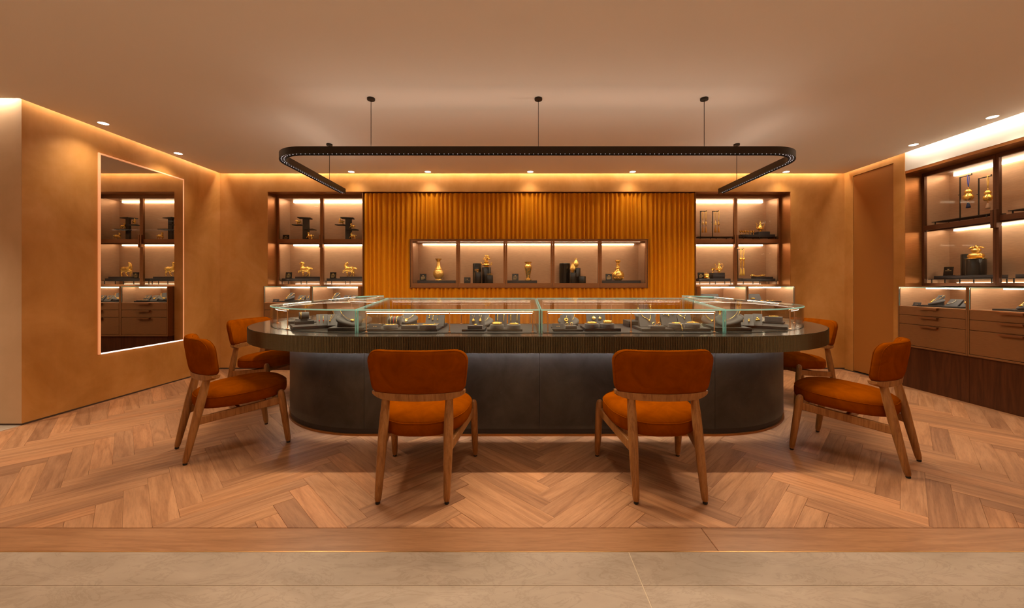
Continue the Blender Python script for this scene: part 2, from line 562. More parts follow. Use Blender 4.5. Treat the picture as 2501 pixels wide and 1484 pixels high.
b = MB(); b.box(XR + 0.03, XR + 0.11, DY0, DY1, 0, 2.585)
b.build('door_frame', 'subfloor', door)

# ceiling with an open light slot along the walls
b = MB()
b.box(-3.99, 4.39, -2.6, 5.24, CEIL, CEIL + 0.03)
b.box(-6.2, -3.99, -2.6, 3.12, CEIL, CEIL + 0.03)
ceiling = struct(b.build('ceiling', 'ceiling_paint'))
b = MB(); b.box(-6.3, 5.3, -2.7, 6.1, TOP, TOP + 0.05)
b.build('slab', 'ceiling_paint', ceiling)

# ------------------------------------------------------------------ floor
YW0, YW1, YS = 1.84, 5.30, 1.675
b = MB(); b.box(-6.3, 5.3, -2.7, 6.1, -0.05, -0.004)
floor = struct(b.build('floor', 'subfloor'))
tag(floor, 'oak herringbone floor with a plank border and beige stone threshold')
PW, PL = 0.100, 0.653
OX, OY = 0.111 + PW / math.sqrt(2), 1.8505 - PW / math.sqrt(2)
R2 = math.sqrt(0.5)
def clip(poly, x0, x1, y0, y1):
    def side(poly, ins, cut):
        out = []
        for i in range(len(poly)):
            a, c = poly[i - 1], poly[i]
            ia, ic = ins(a), ins(c)
            if ia != ic: out.append(cut(a, c))
            if ic: out.append(c)
        return out
    def lin(k, v):
        def cut(a, c):
            t = (v - a[k]) / (c[k] - a[k])
            return tuple(a[q] + t * (c[q] - a[q]) for q in range(2))
        return cut
    for ins, cut in ((lambda p: p[0] >= x0, lin(0, x0)), (lambda p: p[0] <= x1, lin(0, x1)),
                     (lambda p: p[1] >= y0, lin(1, y0)), (lambda p: p[1] <= y1, lin(1, y1))):
        if len(poly) < 3: return []
        poly = side(poly, ins, cut)
    return poly if len(poly) >= 3 else []
FX0, FX1 = XL + 0.002, 4.40
planks = []
for i in range(-90, 160):
    for j in range(-16, 17):
        for d in (0, 1):
            if d == 0: u0, v0, du, dv = i * PW + j * PL, i * PW - j * PL, PL, PW
            else: u0, v0, du, dv = i * PW + PL + j * PL, (i + 1) * PW - PL - j * PL, PW, PL
            cu, cv = u0 + du / 2, v0 + dv / 2
            cx, cy = OX + (cu - cv) * R2, OY + (cu + cv) * R2
            if not (FX0 - 0.4 < cx < FX1 + 0.4 and YW0 - 0.4 < cy < YW1 + 0.4): continue
            ang = math.pi / 4 if d == 0 else 3 * math.pi / 4
            hl, hw = PL / 2, PW / 2
            ca, sa = math.cos(ang), math.sin(ang)
            poly = [(cx + ca * x - sa * y, cy + sa * x + ca * y) for x, y in ((-hl, -hw), (hl, -hw), (hl, hw), (-hl, hw))]
            cl = clip(poly, FX0, FX1, YW0 + 0.001, YW1 + 0.35)
            if not cl: continue
            loc = [((x - cx) * ca + (y - cy) * sa, -(x - cx) * sa + (y - cy) * ca) for x, y in cl]
            full = len(loc) == 4 and all(abs(abs(p[0]) - hl) < 1e-6 and abs(abs(p[1]) - hw) < 1e-6 for p in loc)
            vis = 1.0 / max(cy, 0.5) ** 3 if abs(cx) / cy < 1.35 else 0.001 / cy
            planks.append((vis, cx, cy, ang, None if full else loc))
planks.sort(key=lambda p: -p[0])
def plank_geo(poly):
    n = len(poly); mx = sum(p[0] for p in poly) / n; my = sum(p[1] for p in poly) / n
    def inset(p, k):
        dx, dy = mx - p[0], my - p[1]; L = math.hypot(dx, dy) or 1
        return (p[0] + dx / L * min(k, L), p[1] + dy / L * min(k, L))
    v = [(*inset(p, 0.0007), -0.004) for p in poly] + [(*inset(p, 0.0007), -0.0011) for p in poly] + [(*inset(p, 0.0026), 0.0) for p in poly]
    f = [tuple(range(2 * n, 3 * n))]
    for r in (0, 1):
        f += [(r * n + k, r * n + (k + 1) % n, (r + 1) * n + (k + 1) % n, (r + 1) * n + k) for k in range(n)]
    return v, f
def uv_from_xy(me, off=(0, 0)):
    uv = me.uv_layers.new(name='UVMap')
    for lp in me.loops:
        c = me.vertices[lp.vertex_index].co
        uv.data[lp.index].uv = (c.x + off[0], c.y + off[1])
hl, hw = PL / 2, PW / 2
full_mesh = None
stuff_v, stuff_f, stuff_uv = [], [], []
for n, (vis, cx, cy, ang, loc) in enumerate(planks):
    poly = loc or [(-hl, -hw), (hl, -hw), (hl, hw), (-hl, hw)]
    if n < 300:
        if loc is None and full_mesh is not None: me = full_mesh
        else:
            v, f = plank_geo(poly)
            me = bpy.data.meshes.new('plank'); me.from_pydata(v, [], f)
            me.materials.append(MATS['floor_oak']); uv_from_xy(me); me.update()
            if loc is None: full_mesh = me
        o = bpy.data.objects.new('plank', me); COL.objects.link(o)
        o.location = (cx, cy, 0); o.rotation_euler = (0, 0, ang); o.parent = floor
    else:
        v, f = plank_geo(poly); ca, sa = math.cos(ang), math.sin(ang); o0 = len(stuff_v)
        stuff_v += [(cx + ca * x - sa * y, cy + sa * x + ca * y, z) for x, y, z in v]
        stuff_uv += [(x, y) for x, y, z in v]
        stuff_f += [tuple(q + o0 for q in ff) for ff in f]
if stuff_v:
    me = bpy.data.meshes.new('far_planks'); me.from_pydata(stuff_v, [], stuff_f)
    me.materials.append(MATS['floor_oak'])
    uv = me.uv_layers.new(name='UVMap')
    for lp in me.loops: uv.data[lp.index].uv = stuff_uv[lp.vertex_index]
    me.update()
    o = bpy.data.objects.new('far_planks', me); COL.objects.link(o); o.parent = floor; o['kind'] = 'stuff'
for x0, x1 in ((XL, -2.75), (-2.75, 0.867), (0.867, 3.7), (3.7, 5.0)):
    b = MB(); b.box(x0 + 0.001, x1 - 0.001, YS + 0.004, YW0 - 0.001, -0.012, 0)
    b.build('border_plank', 'border_oak', floor, bevel=0.002, seg=1)
b = MB(); b.box(-6.2, 5.0, YS, YS + 0.004, -0.012, 0.0006)
b.build('brass_strip', 'brass', floor)
b = MB(); b.box(-6.25, 5.2, -2.65, YS, -0.05, -0.0012)
b.build('grout_bed', 'grout', floor)
JX = [-6.2, -4.9, -2.2 - 0.3, 0.478, 3.18, 5.15]
JY = [-2.6, -2.1, -0.9, 0.29, 1.486, YS]
for a in range(len(JX) - 1):
    for c in range(len(JY) - 1):
        b = MB(); b.box(JX[a] + 0.0022, JX[a + 1] - 0.0022, JY[c] + 0.002, JY[c + 1] - 0.002, -0.03, 0)
        b.build('stone_slab', 'stone', floor)
b = MB(); b.box(-6.2, XL - 0.002, YS, 3.26, -0.03, 0)
b.build('stone_slab', 'stone', floor)

# ------------------------------------------------------------------ horseshoe counter
CLX, CRX, CY = -1.164, 1.498, 3.94
CX = (CLX + CRX) / 2
AEND = math.radians(137)
TZ = 0.795
def shoe(R, a_end=AEND, n=44, straight=1):
    pts = []
    for k in range(n + 1):
        t = a_end * (1 - k / n)
        pts.append((CLX - R * math.sin(t), CY - R * math.cos(t)))
    for k in range(1, straight):
        pts.append((CLX + (CRX - CLX) * k / straight, CY - R))
    for k in range(n + 1):
        t = a_end * k / n
        pts.append((CRX + R * math.sin(t), CY - R * math.cos(t)))
    return pts
def band(b, Ro, Ri, z0, z1, a_end=AEND, n=44, mi=0):
    o, i = shoe(Ro, a_end, n), shoe(Ri, a_end, n)
    m = len(o)
    loops = []
    for k in range(m):
        loops.append([(*o[k], z0), (*i[k], z0), (*i[k], z1), (*o[k], z1)])
    b.rings(loops, mi)
counter = thing('display_counter', 'dark horseshoe-shaped display counter with ribbed bronze edge in the middle of the room', 'counter', (CX, CY, 0))
def cpart(b, name, mat, parent=None, **kw):
    o = b.build(name, mat, parent or counter, **kw)
    o.location = (-CX, -CY, 0) if parent is None else (0, 0, 0)
    return o
RT, RB = 1.293, 0.985
b = MB(); band(b, RT - 0.006, 0.40, TZ - 0.113, TZ, AEND + 0.12)
cpart(b, 'counter_top', 'counter_top')
# ribbed edge
pts = []
pth = shoe(RT, AEND + 0.12, 160, 60)
tot = 0; cum = [0]
for k in range(1, len(pth)):
    tot += math.dist(pth[k], pth[k - 1]); cum.append(tot)
nfl = int(tot / 0.0115)
prof = [(0.0, 0.0), (0.22, 0.0036), (0.5, 0.005), (0.78, 0.0036)]
k = 0; lo = []; hi = []
for q in range(nfl):
    for fr, h in prof:
        s = (q + fr) / nfl * tot
        while k < len(cum) - 2 and cum[k + 1] < s: k += 1
        a, c = pth[k], pth[k + 1]; L = cum[k + 1] - cum[k]; t = (s - cum[k]) / L
        x, y = a[0] + (c[0] - a[0]) * t, a[1] + (c[1] - a[1]) * t
        dx, dy = (c[0] - a[0]) / L, (c[1] - a[1]) / L
        ox, oy = dy, -dx
        if q == 0 and fr == 0: sgn = -1 if (x + ox * 0.01 - CLX) ** 2 + (y + oy * 0.01 - CY) ** 2 < (x - CLX) ** 2 + (y - CY) ** 2 else 1
        h2 = h - 0.005
        lo.append((x + ox * sgn * h2, y + oy * sgn * h2))
b = MB()
vs = [(x, y, TZ - 0.114) for x, y in lo] + [(x, y, TZ - 0.001) for x, y in lo]
m = len(lo)
b.add(vs, [(i, i + 1, m + i + 1, m + i) for i in range(m - 1)])
inn = [(x, y, TZ - 0.0012) for x, y in lo]
o = cpart(b, 'ribbed_edge', 'flute_bronze', smooth=True, angle=60); o['kind'] = 'stuff'
# base panels between the seams
seg_def = []
def base_panel(pts_o, pts_i, z0, z1):
    b = MB()
    b.rings([[(*pts_o[k], z0), (*pts_i[k], z0), (*pts_i[k], z1), (*pts_o[k], z1)] for k in range(len(pts_o))])
    return b
def arc_pts(c, R, side, a0, a1, n=28):
    return [(c + side * R * math.sin(a0 + (a1 - a0) * k / n), CY - R * math.cos(a0 + (a1 - a0) * k / n)) for k in range(n + 1)]
g = 0.0012
for (c, side) in ((CLX, -1), (CRX, 1)):
    for a0, a1 in ((0.0, 1.2), (1.2, AEND - 0.05)):
        po, pi_ = arc_pts(c, RB, side, a0 + g, a1 - g), arc_pts(c, 0.62, side, a0 + g, a1 - g)
        cpart(base_panel(po, pi_, 0.055, TZ - 0.113), 'base_panel', 'counter_panel', smooth=True, angle=40)
for x0, x1 in ((CLX, CX), (CX, CRX)):
    po = [(x0 + g, CY - RB), (x1 - g, CY - RB)]; pi_ = [(x0 + g, CY - 0.62), (x1 - g, CY - 0.62)]
    cpart(base_panel(po, pi_, 0.055, TZ - 0.113), 'base_panel', 'counter_panel')
b = MB(); band(b, RB - 0.006, 0.64, 0.0, 0.056, AEND - 0.05)
cpart(b, 'toe_kick', 'pad_dark')
b = MB(); band(b, RB + 0.006, RB - 0.02, 0.0, 0.016, AEND - 0.05)
cpart(b, 'base_trim', 'lining_bronze')
b = MB(); band(b, RB + 0.010, RB + 0.004, TZ - 0.117, TZ - 0.1132, AEND - 0.1)
cpart(b, 'under_top_led', 'led_counter')
b = MB(); band(b, RB + 0.022, RB + 0.013, TZ - 0.163, TZ - 0.1132, AEND - 0.1)  # unseen ring added to keep the LED light on the base
cpart(b, 'led_shield', 'track_black')

# ------------------------------------------------------------------ glass cases on the counter
GR, GI = 1.13, 0.44
ZF, ZB = 0.960, 1.019
TH = 0.010
def pane(b, corners_a, corners_b):
    # two parallel loops (same order): faces glass (0), rim edge (1)
    n = len(corners_a)
    b.add(list(corners_a) + list(corners_b), [tuple(range(n)), tuple(reversed(range(n, 2 * n)))], 0)
    o = len(b.v) - 2 * n
    for k in range(n):
        k2 = (k + 1) % n
        b.f.append((o + k, o + n + k, o + n + k2, o + k2)); b.m.append(1)
GM = ['case_glass', 'glass_edge']
def rod_path(b, pts, r=0.0065):
    b.tube(pts, r, 10)
def straight_case(x0, x1, label, posts):
    yf, yb = CY - GR, CY - GI
    t = thing('glass_case', label, 'display case', ((x0 + x1) / 2, (yf + yb) / 2, TZ))
    def put(b, name, mats, parent=None, **kw):
        o = b.build(name, mats, parent or t, **kw)
        if parent is None: o.location = (-(x0 + x1) / 2, -(yf + yb) / 2, -TZ)
        return o
    sl = (ZB - ZF) / (yb - yf)
    b = MB(); pane(b, [(x0, yf, TZ), (x1, yf, TZ), (x1, yf, ZF), (x0, yf, ZF)], [(x0, yf + TH, TZ), (x1, yf + TH, TZ), (x1, yf + TH, ZF), (x0, yf + TH, ZF)])
    put(b, 'front_pane', GM)
    b = MB(); pane(b, [(x0, yf, ZF), (x1, yf, ZF), (x1, yb, ZB), (x0, yb, ZB)], [(x0, yf, ZF + TH), (x1, yf, ZF + TH), (x1, yb, ZB + TH), (x0, yb, ZB + TH)])
    put(b, 'top_pane', GM)
    for xa, xb in ((x0, x0 + TH), (x1 - TH, x1)):
        b = MB(); lo_ = [(TZ, yf + TH), (TZ, yb), (ZB - 0.001, yb), (ZF - 0.001 + sl * TH, yf + TH)]
        pane(b, [(xa, y, z) for z, y in lo_], [(xb, y, z) for z, y in lo_])
        put(b, 'side_pane', GM)
    b = MB(); pane(b, [(x0 + TH, yb - TH, TZ), (x1 - TH, yb - TH, TZ), (x1 - TH, yb - TH, ZB), (x0 + TH, yb - TH, ZB)], [(x0 + TH, yb, TZ), (x1 - TH, yb, TZ), (x1 - TH, yb, ZB), (x0 + TH, yb, ZB)])
    put(b, 'back_pane', GM)
    b = MB(); b.box(x0 + 0.02, x1 - 0.02, yf + 0.03, yb - 0.03, TZ, TZ + 0.003)
    put(b, 'felt_mat', 'pad_dark')
    for yy, zz, ps in ((yf + 0.045, ZF - 0.016, posts), (yb - 0.05, ZB - 0.018, posts)):
        xa, xb = x0 + 0.045, x1 - 0.045
        b = MB(); rod_path(b, [(xa, yy, zz), (xb, yy, zz)])
        rod = put(b, 'light_rod', 'copper', smooth=True, angle=40)
        b = MB(); b.box(xa + 0.005, xb - 0.005, yy - 0.0035, yy + 0.0035, zz + 0.0045, zz + 0.0075)
        put(b, 'led_line', 'led_case_soft', rod)
        b = MB(); b.box(xa + 0.005, xb - 0.005, yy + 0.0015, yy + 0.0055, zz - 0.0075, zz - 0.0045)
        put(b, 'led_line', 'led_case', rod)
        for p in ps:
            xx = xa + 0.006 + (xb - xa - 0.012) * p
            b = MB(); b.tube([(xx, yy, TZ), (xx, yy, zz)], 0.004, 8); b.lathe([(0.010, TZ + 0.003), (0.010, TZ + 0.008), (0.004, TZ + 0.011)], 12, (xx, yy, 0))
            put(b, 'post', 'copper', smooth=True, angle=40)
    return t
case_a = straight_case(CLX + 0.004, CX - 0.004, 'straight glass case left of the counter centre', (0, 0.5, 1))
case_b = straight_case(CX + 0.004, CRX - 0.004, 'straight glass case right of the counter centre', (0, 0.5, 1))
def curved_case(c, side, label):
    mx, my = c + side * 0.55, CY - 0.4
    t = thing('glass_case', label, 'display case', (mx, my, TZ))
    def put(b, name, mats, parent=None, **kw):
        o = b.build(name, mats, parent or t, **kw)
        if parent is None: o.location = (-mx, -my, -TZ)
        return o
    a0 = 0.004; n = 90
    AP = lambda R, z, aa=a0, ab=AEND: [(x, y, z) for x, y in arc_pts(c, R, side, aa, ab, n)]
    b = MB()
    lo_, lo2, hi_, hi2 = AP(GR, TZ), AP(GR - TH, TZ), AP(GR, ZF), AP(GR - TH, ZF)
    for A, B in ((lo_, hi_), (lo2, hi2)):
        b.add(A + B, [(k, k + 1, n + 2 + k, n + 1 + k) for k in range(n)], 0)
    for A, B in ((lo_, lo2), (hi_, hi2)):
        b.add(A + B, [(k, k + 1, n + 2 + k, n + 1 + k) for k in range(n)], 1)
    b.add([lo_[0], lo2[0], hi2[0], hi_[0]], [(0, 1, 2, 3)], 1); b.add([lo_[-1], lo2[-1], hi2[-1], hi_[-1]], [(0, 1, 2, 3)], 1)
    put(b, 'curved_front_pane', GM, smooth=True, angle=40)
    b = MB()
    A, B, C_, D = AP(GR + 0.002, ZF + 0.0005), AP(GI, ZB), AP(GR + 0.002, ZF + TH), AP(GI, ZB + TH)
    for P_, Q_ in ((A, B), (C_, D)):
        b.add(P_ + Q_, [(k, k + 1, n + 2 + k, n + 1 + k) for k in range(n)], 0)
    for P_, Q_ in ((A, C_), (B, D)):
        b.add(P_ + Q_, [(k, k + 1, n + 2 + k, n + 1 + k) for k in range(n)], 1)
    b.add([A[0], B[0], D[0], C_[0]], [(0, 1, 2, 3)], 1); b.add([A[-1], B[-1], D[-1], C_[-1]], [(0, 1, 2, 3)], 1)
    put(b, 'top_pane', GM, smooth=True, angle=40)
    for a in (a0, AEND - 0.01):
        def rp(R, aa, z): return (c + side * R * math.sin(aa), CY - R * math.cos(aa), z)
        b = MB(); d = TH / GR
        lp = [(GR - TH, TZ), (GI, TZ), (GI, ZB - 0.001), (GR - TH, ZF)]
        pane(b, [rp(R, a, z) for R, z in lp], [rp(R, a + d, z) for R, z in lp])
        put(b, 'side_pane', GM)
    b = MB(); A, B = AP(GI + 0.006, TZ), AP(GI + 0.006, ZB - 0.001)
    b.add(A + B, [(k, k + 1, n + 2 + k, n + 1 + k) for k in range(n)], 0)
    put(b, 'back_pane', GM, smooth=True, angle=40)
    b = MB(); po, pi_ = arc_pts(c, GR - 0.03, side, a0 + 0.03, AEND - 0.04), arc_pts(c, GI + 0.03, side, a0 + 0.03, AEND - 0.04)
    b.rings([[(*po[k], TZ), (*pi_[k], TZ), (*pi_[k], TZ + 0.003), (*po[k], TZ + 0.003)] for k in range(len(po))])
    put(b, 'felt_mat', 'counter_top')
    for R, z, aa, ab, ps in ((GR - 0.04, ZF - 0.014, 0.63, AEND - 0.1, (0.0, 0.33, 0.66, 1.0)), (GI + 0.06, ZB - 0.02, 0.1, AEND - 0.1, (0, 1))):
        pts = [(x, y, z) for x, y in arc_pts(c, R, side, aa, ab, 26)]
        b = MB(); b.tube(pts, 0.0065, 10); rod = put(b, 'light_rod', 'copper', smooth=True, angle=60)
        for dz in (0.006, -0.006):
            p1, p2 = arc_pts(c, R - 0.003, side, aa + 0.02, ab - 0.02, 26), arc_pts(c, R + 0.003, side, aa + 0.02, ab - 0.02, 26)
            b = MB(); b.rings([[(*p1[k], z + dz - 0.0015), (*p2[k], z + dz - 0.0015), (*p2[k], z + dz + 0.0015), (*p1[k], z + dz + 0.0015)] for k in range(27)])
            put(b, 'led_line', 'led_case_soft' if dz > 0 else 'led_case', rod)
        for p in ps:
            aq = aa + (ab - aa) * p
            xx, yy = c + side * R * math.sin(aq), CY - R * math.cos(aq)
            b = MB(); b.tube([(xx, yy, TZ), (xx, yy, z)], 0.004, 8); b.lathe([(0.012, TZ + 0.003), (0.012, TZ + 0.008), (0.004, TZ + 0.012)], 12, (xx, yy, 0))
            if p in (0.0, 1.0): b.ball((xx, yy, z), 0.010, 10, 8)
            put(b, 'post', 'copper', smooth=True, angle=40)
    return t
case_l = curved_case(CLX, -1, 'curved glass case on the left end of the counter')
case_r = curved_case(CRX, 1, 'curved glass case on the right end of the counter')

# ------------------------------------------------------------------ pendant light track
LY, LXA, LXB, LR, LYB = 3.12, -2.0, 2.33, 0.27, 4.47
LZ0, LZ1, LW = 2.190, 2.246, 0.055
def track(off, n=14):
    p = [(LXA - off, LYB)]
    for k in range(n + 1):
        a = math.pi / 2 * k / n
        r = LR + off
        p.append((LXA + LR - r * math.cos(a), LY + LR - r * math.sin(a)))
    for k in range(n + 1):
        a = math.pi / 2 * k / n
        r = LR + off
        p.append((LXB - LR + r * math.sin(a), LY + LR - r * math.cos(a)))
    p.append((LXB + off, LYB))
    return p
lamp = thing('pendant_light', 'black U-shaped linear pendant light hanging over the counter', 'light', (CX, LY, LZ0))
def lput(b, name, mats, parent=None, **kw):
    o = b.build(name, mats, parent or lamp, **kw)
    if parent is None: o.location = (-CX, -LY, -LZ0)
    return o
def tband(b, o0, o1, z0, z1):
    A, B = track(o0), track(o1)
    b.rings([[(*A[k], z0), (*B[k], z0), (*B[k], z1), (*A[k], z1)] for k in range(len(A))])
b = MB(); tband(b, -LW / 2, LW / 2, LZ0 + 0.010, LZ1)
tband(b, LW / 2 - 0.005, LW / 2, LZ0, LZ0 + 0.0105); tband(b, -LW / 2, -LW / 2 + 0.005, LZ0, LZ0 + 0.0105)
body = lput(b, 'track_body', 'track_black', smooth=True, angle=35)
b = MB()
for off in (-0.010, 0.010):
    P = track(off, 40); s = 0.0
    for k in range(1, len(P)):
        a, c = P[k - 1], P[k]; L = math.dist(a, c)
        while s < L:
            t = s / L; x, y = a[0] + (c[0] - a[0]) * t, a[1] + (c[1] - a[1]) * t
            b.box(x - 0.0022, x + 0.0022, y - 0.0022, y + 0.0022, LZ0 + 0.006, LZ0 + 0.0098); s += 0.036
        s -= L
o = lput(b, 'led_dots', 'led_dot', body); o['kind'] = 'stuff'
for x, y in ((-1.174, LY), (CX, LY), (1.496, LY), (LXA, 4.14), (LXB, 4.14)):
    b = MB(); b.tube([(x, y, LZ1 - 0.002), (x, y, CEIL - 0.008)], 0.0025, 6)
    lput(b, 'hanging_rod', 'track_black')
    b = MB(); b.lathe([(0.030, CEIL - 0.016), (0.031, CEIL - 0.012), (0.031, CEIL)], 20, (x, y, 0))
    lput(b, 'ceiling_canopy', 'track_black', smooth=True, angle=40)
P_RING = 20.0          # per metre, down
RINGC = (1.0, 0.77, 0.54)
area_light('track_light', (CX, LY, LZ0 - 0.003), 3.75, 0.03, P_RING * 3.75, RINGC, spread=150).parent = None
area_light('track_light', (LXA, 3.93, LZ0 - 0.003), 0.03, 1.06, P_RING * 1.06, RINGC, spread=150)
area_light('track_light', (LXB, 3.93, LZ0 - 0.003), 0.03, 1.06, P_RING * 1.06, RINGC, spread=150)
P_UP = 0.72             # per metre, up
UPC = (1.0, 0.86, 0.70)
TILT = math.radians(62)
for s in (-1, 1):      # unseen lines added on top of the track to brighten the ceiling, tilted both ways
    area_light('ceiling_fill', (CX, LY, LZ1 + 0.008), 3.75, 0.012, P_UP * 3.75, UPC, rot=(math.pi + s * TILT, 0, 0), spread=180)
    for xx in (LXA, LXB):
        area_light('ceiling_fill', (xx, 3.93, LZ1 + 0.008), 0.012, 1.06, P_UP * 1.06, UPC, rot=(0, math.pi + s * TILT, 0), spread=180)

# ------------------------------------------------------------------ downlights
DL = [((-3.83, 3.60), 'recessed downlight above the mirror, nearer the viewer'),
      ((-3.86, 4.43), 'recessed downlight above the mirror, nearer the back corner'),
      ((-2.20, 5.153), 'leftmost recessed downlight along the back wall'),
      ((-1.187, 5.153), 'second recessed downlight from the left along the back wall'),
      ((0.168, 5.153), 'middle recessed downlight along the back wall'),
      ((1.523, 5.153), 'fourth recessed downlight from the left along the back wall'),
      ((3.555, 5.153), 'rightmost recessed downlight along the back wall'),
      ((4.226, 3.465), 'recessed downlight by the cream cove, nearer the viewer'),
      ((4.226, 4.155), 'recessed downlight by the cream cove, nearer the back')]
P_DOWN = 26.0
for (x, y), lab in DL:
    t = thing('downlight', lab, 'downlight', (x, y, CEIL), 0, 'recessed ceiling downlights')
    b = MB(); b.tube([(0.0395 * math.cos(2 * math.pi * q / 32), 0.0395 * math.sin(2 * math.pi * q / 32), -0.001) for q in range(32)], 0.0033, 6, True)
    b.build('trim_ring', 'ceiling_paint', t, smooth=True, angle=40)
    b = MB(); b.lathe([(0.0385, -0.0022), (0.0385, 0.0)], 24)
    b.build('lens', 'led_down', t)
    spot_light('downlight_beam', (x, y, CEIL - 0.015), P_DOWN * (0.42 if y > 5 else 0.9), SLOTC, 125, 1.0, 0.03)

# ------------------------------------------------------------------ chairs
def rrect(hx, hy, r, n=7):
    pts = []
    for cx, cy, a0 in ((hx - r, hy - r, 0), (-hx + r, hy - r, 90), (-hx + r, -hy + r, 180), (hx - r, -hy + r, 270)):
        for k in range(n + 1):
            a = math.radians(a0 + 90 * k / n)
            pts.append((cx + r * math.cos(a), cy + r * math.sin(a)))
    return pts
def densify(p, m):
    out = []
    for k in range(len(p)):
        a, c = p[k], p[(k + 1) % len(p)]
        n = max(1, int(math.dist(a, c) / m))
        for q in range(n): out.append((a[0] + (c[0] - a[0]) * q / n, a[1] + (c[1] - a[1]) * q / n))
    return out
def make_chair():
    t = thing('dining_chair', 'x', 'chair')
    # seat cushion: rounded trapezoid, wider in front
    base = densify(rrect(0.5, 0.5, 0.42, 10), 0.06)
    def seat_pt(p, s, z):
        x, y = p[0] * s, p[1] * s
        w = 0.475 + 0.090 * (y + 0.5)
        yy = 0.055 + y * 0.55
        return (x * w, yy, z + 0.035 * (y + 0.1))
    lay = [(0.86, 0.334), (0.955, 0.336), (0.99, 0.345), (1.0, 0.362), (1.0, 0.392), (0.99, 0.408), (0.965, 0.420), (0.90, 0.432), (0.82, 0.440), (0.7, 0.446), (0.5, 0.452), (0.25, 0.455), (0.05, 0.456)]
    b = MB(); b.rings([[seat_pt(p, s, z) for p in base] for s, z in lay])
    seat = b.build('seat', 'orange_velvet', t, smooth=True)
    b = MB(); b.tube([seat_pt(p, 0.990, 0.4085) for p in base], 0.0028, 6, True)
    b.build('piping', 'orange_velvet', seat, smooth=True)
    # backrest pad: curved slab
    bo = []
    for cx, cz, r, a0 in ((0.272 - 0.075, 0.124 - 0.075, 0.075, 0), (-0.272 + 0.075, 0.124 - 0.075, 0.075, 90), (-0.272 + 0.045, -0.124 + 0.045, 0.045, 180), (0.272 - 0.045, -0.124 + 0.045, 0.045, 270)):
        bo += [(cx + r * math.cos(math.radians(a0 + 90 * k / 7)), cz + r * math.sin(math.radians(a0 + 90 * k / 7))) for k in range(8)]
    bo = densify(bo, 0.03)
    def back_pt(p, s, d):
        x, z = p[0] * s, p[1] * s
        if s < 1: 
            x = math.copysign(max(0, abs(p[0]) - (1 - s) * 0.124 * (abs(p[0]) / 0.272)), p[0]) if s > 0.05 else p[0] * 0.55
        curve = 0.95 * x * x
        zz = 0.672 + z
        return (x * (1 + 0.10 * z / 0.124 * 0.5), -0.205 + curve + d - 0.14 * (zz - 0.55), zz)
    lb = [(0.0, -0.033), (0.35, -0.033), (0.6, -0.032), (0.8, -0.030), (0.93, -0.024), (0.985, -0.013), (1.0, 0.0), (0.985, 0.013), (0.93, 0.024), (0.8, 0.032), (0.6, 0.036), (0.35, 0.038), (0.0, 0.038)]
    b = MB(); b.rings([[back_pt(p, s, d) for p in bo] for s, d in lb], caps=False)
    bk = b.build('backrest', 'orange_velvet', t, smooth=True)
    for d in (-0.021, 0.021):
        b = MB(); b.tube([back_pt(p, 0.955, d * 0.98) for p in bo], 0.0024, 6, True)
        b.build('piping', 'orange_velvet', bk, smooth=True)
    # wooden rail under the backrest
    b = MB(); loops = []
    for k in range(25):
        x = -0.257 + 0.514 * k / 24
        e = 1 - (abs(x) / 0.262) ** 7 * 0.7
        yc = -0.200 + 0.95 * x * x
        h0, h1 = 0.5525 - 0.040 * e, 0.5580
        w = 0.033 * (0.55 + 0.45 * e)
        loops.append([(x, yc - w, h1), (x, yc - w * 0.85, h0 + 0.006), (x, yc, h0), (x, yc + w * 0.85, h0 + 0.006), (x, yc + w, h1)])
    b.rings(loops); b.build('back_rail', 'chair_oak', t, smooth=True, angle=50)
    for s in (-1, 1):
        b = MB()
        A, B = Vector((s * 0.181, -0.283, 0.012)), Vector((s * 0.175, -0.172, 0.53))
        ks = [0, .02, .06, .3, .6, .8, .92, 1.0]; rs = [.0125, .0165, .0185, .0225, .026, .025, .0225, .021]
        b.tube([A.lerp(B, q) for q in ks], rs, 14)
        leg = b.build('leg', 'chair_oak', t, smooth=True, angle=50)
        b = MB(); b.lathe([(.010, 0), (.0125, .003), (.0125, .0115), (.008, .013)], 12, (A.x, A.y, 0)); b.build('glide', 'glide_black', leg)
        b = MB()
        A, B = Vector((s * 0.270, 0.283, 0.012)), Vector((s * 0.262, 0.235, 0.392))
        ks = [0, .03, .08, .4, .75, .92, .975, 1.0]; rs = [.0125, .0165, .0185, .022, .0245, .0235, .019, .009]
        b.tube([A.lerp(B, q) for q in ks], rs, 14)
        leg = b.build('leg', 'chair_oak', t, smooth=True, angle=50)
        b = MB(); b.lathe([(.010, 0), (.0125, .003), (.0125, .0115), (.008, .013)], 12, (A.x, A.y, 0)); b.build('glide', 'glide_black', leg)
        # side rail from rear leg up to front leg
        b = MB(); P0, P1 = Vector((s * 0.178, -0.225, 0.262)), Vector((s * 0.258, 0.245, 0.318))
        d = (P1 - P0).normalized(); n = Vector((0, 0, 1)).cross(d).normalized() * 0.011; up = Vector((0, 0, 0.026))
        b.rings([[P0 - n - up, P0 + n - up, P0 + n + up, P0 - n + up], [P1 - n - up, P1 + n - up, P1 + n + up, P1 - n + up]])
        b.build('side_rail', 'chair_oak', t, bevel=0.005)
    b = MB(); b.box(-0.205, 0.205, -0.012, 0.012, 0.258, 0.308); b.build('cross_rail', 'chair_oak', t, bevel=0.004)
    b = MB(); b.box(-0.24, 0.24, 0.19, 0.212, 0.305, 0.345); b.build('cross_rail', 'chair_oak', t, bevel=0.004)
    return t
chair0 = make_chair()
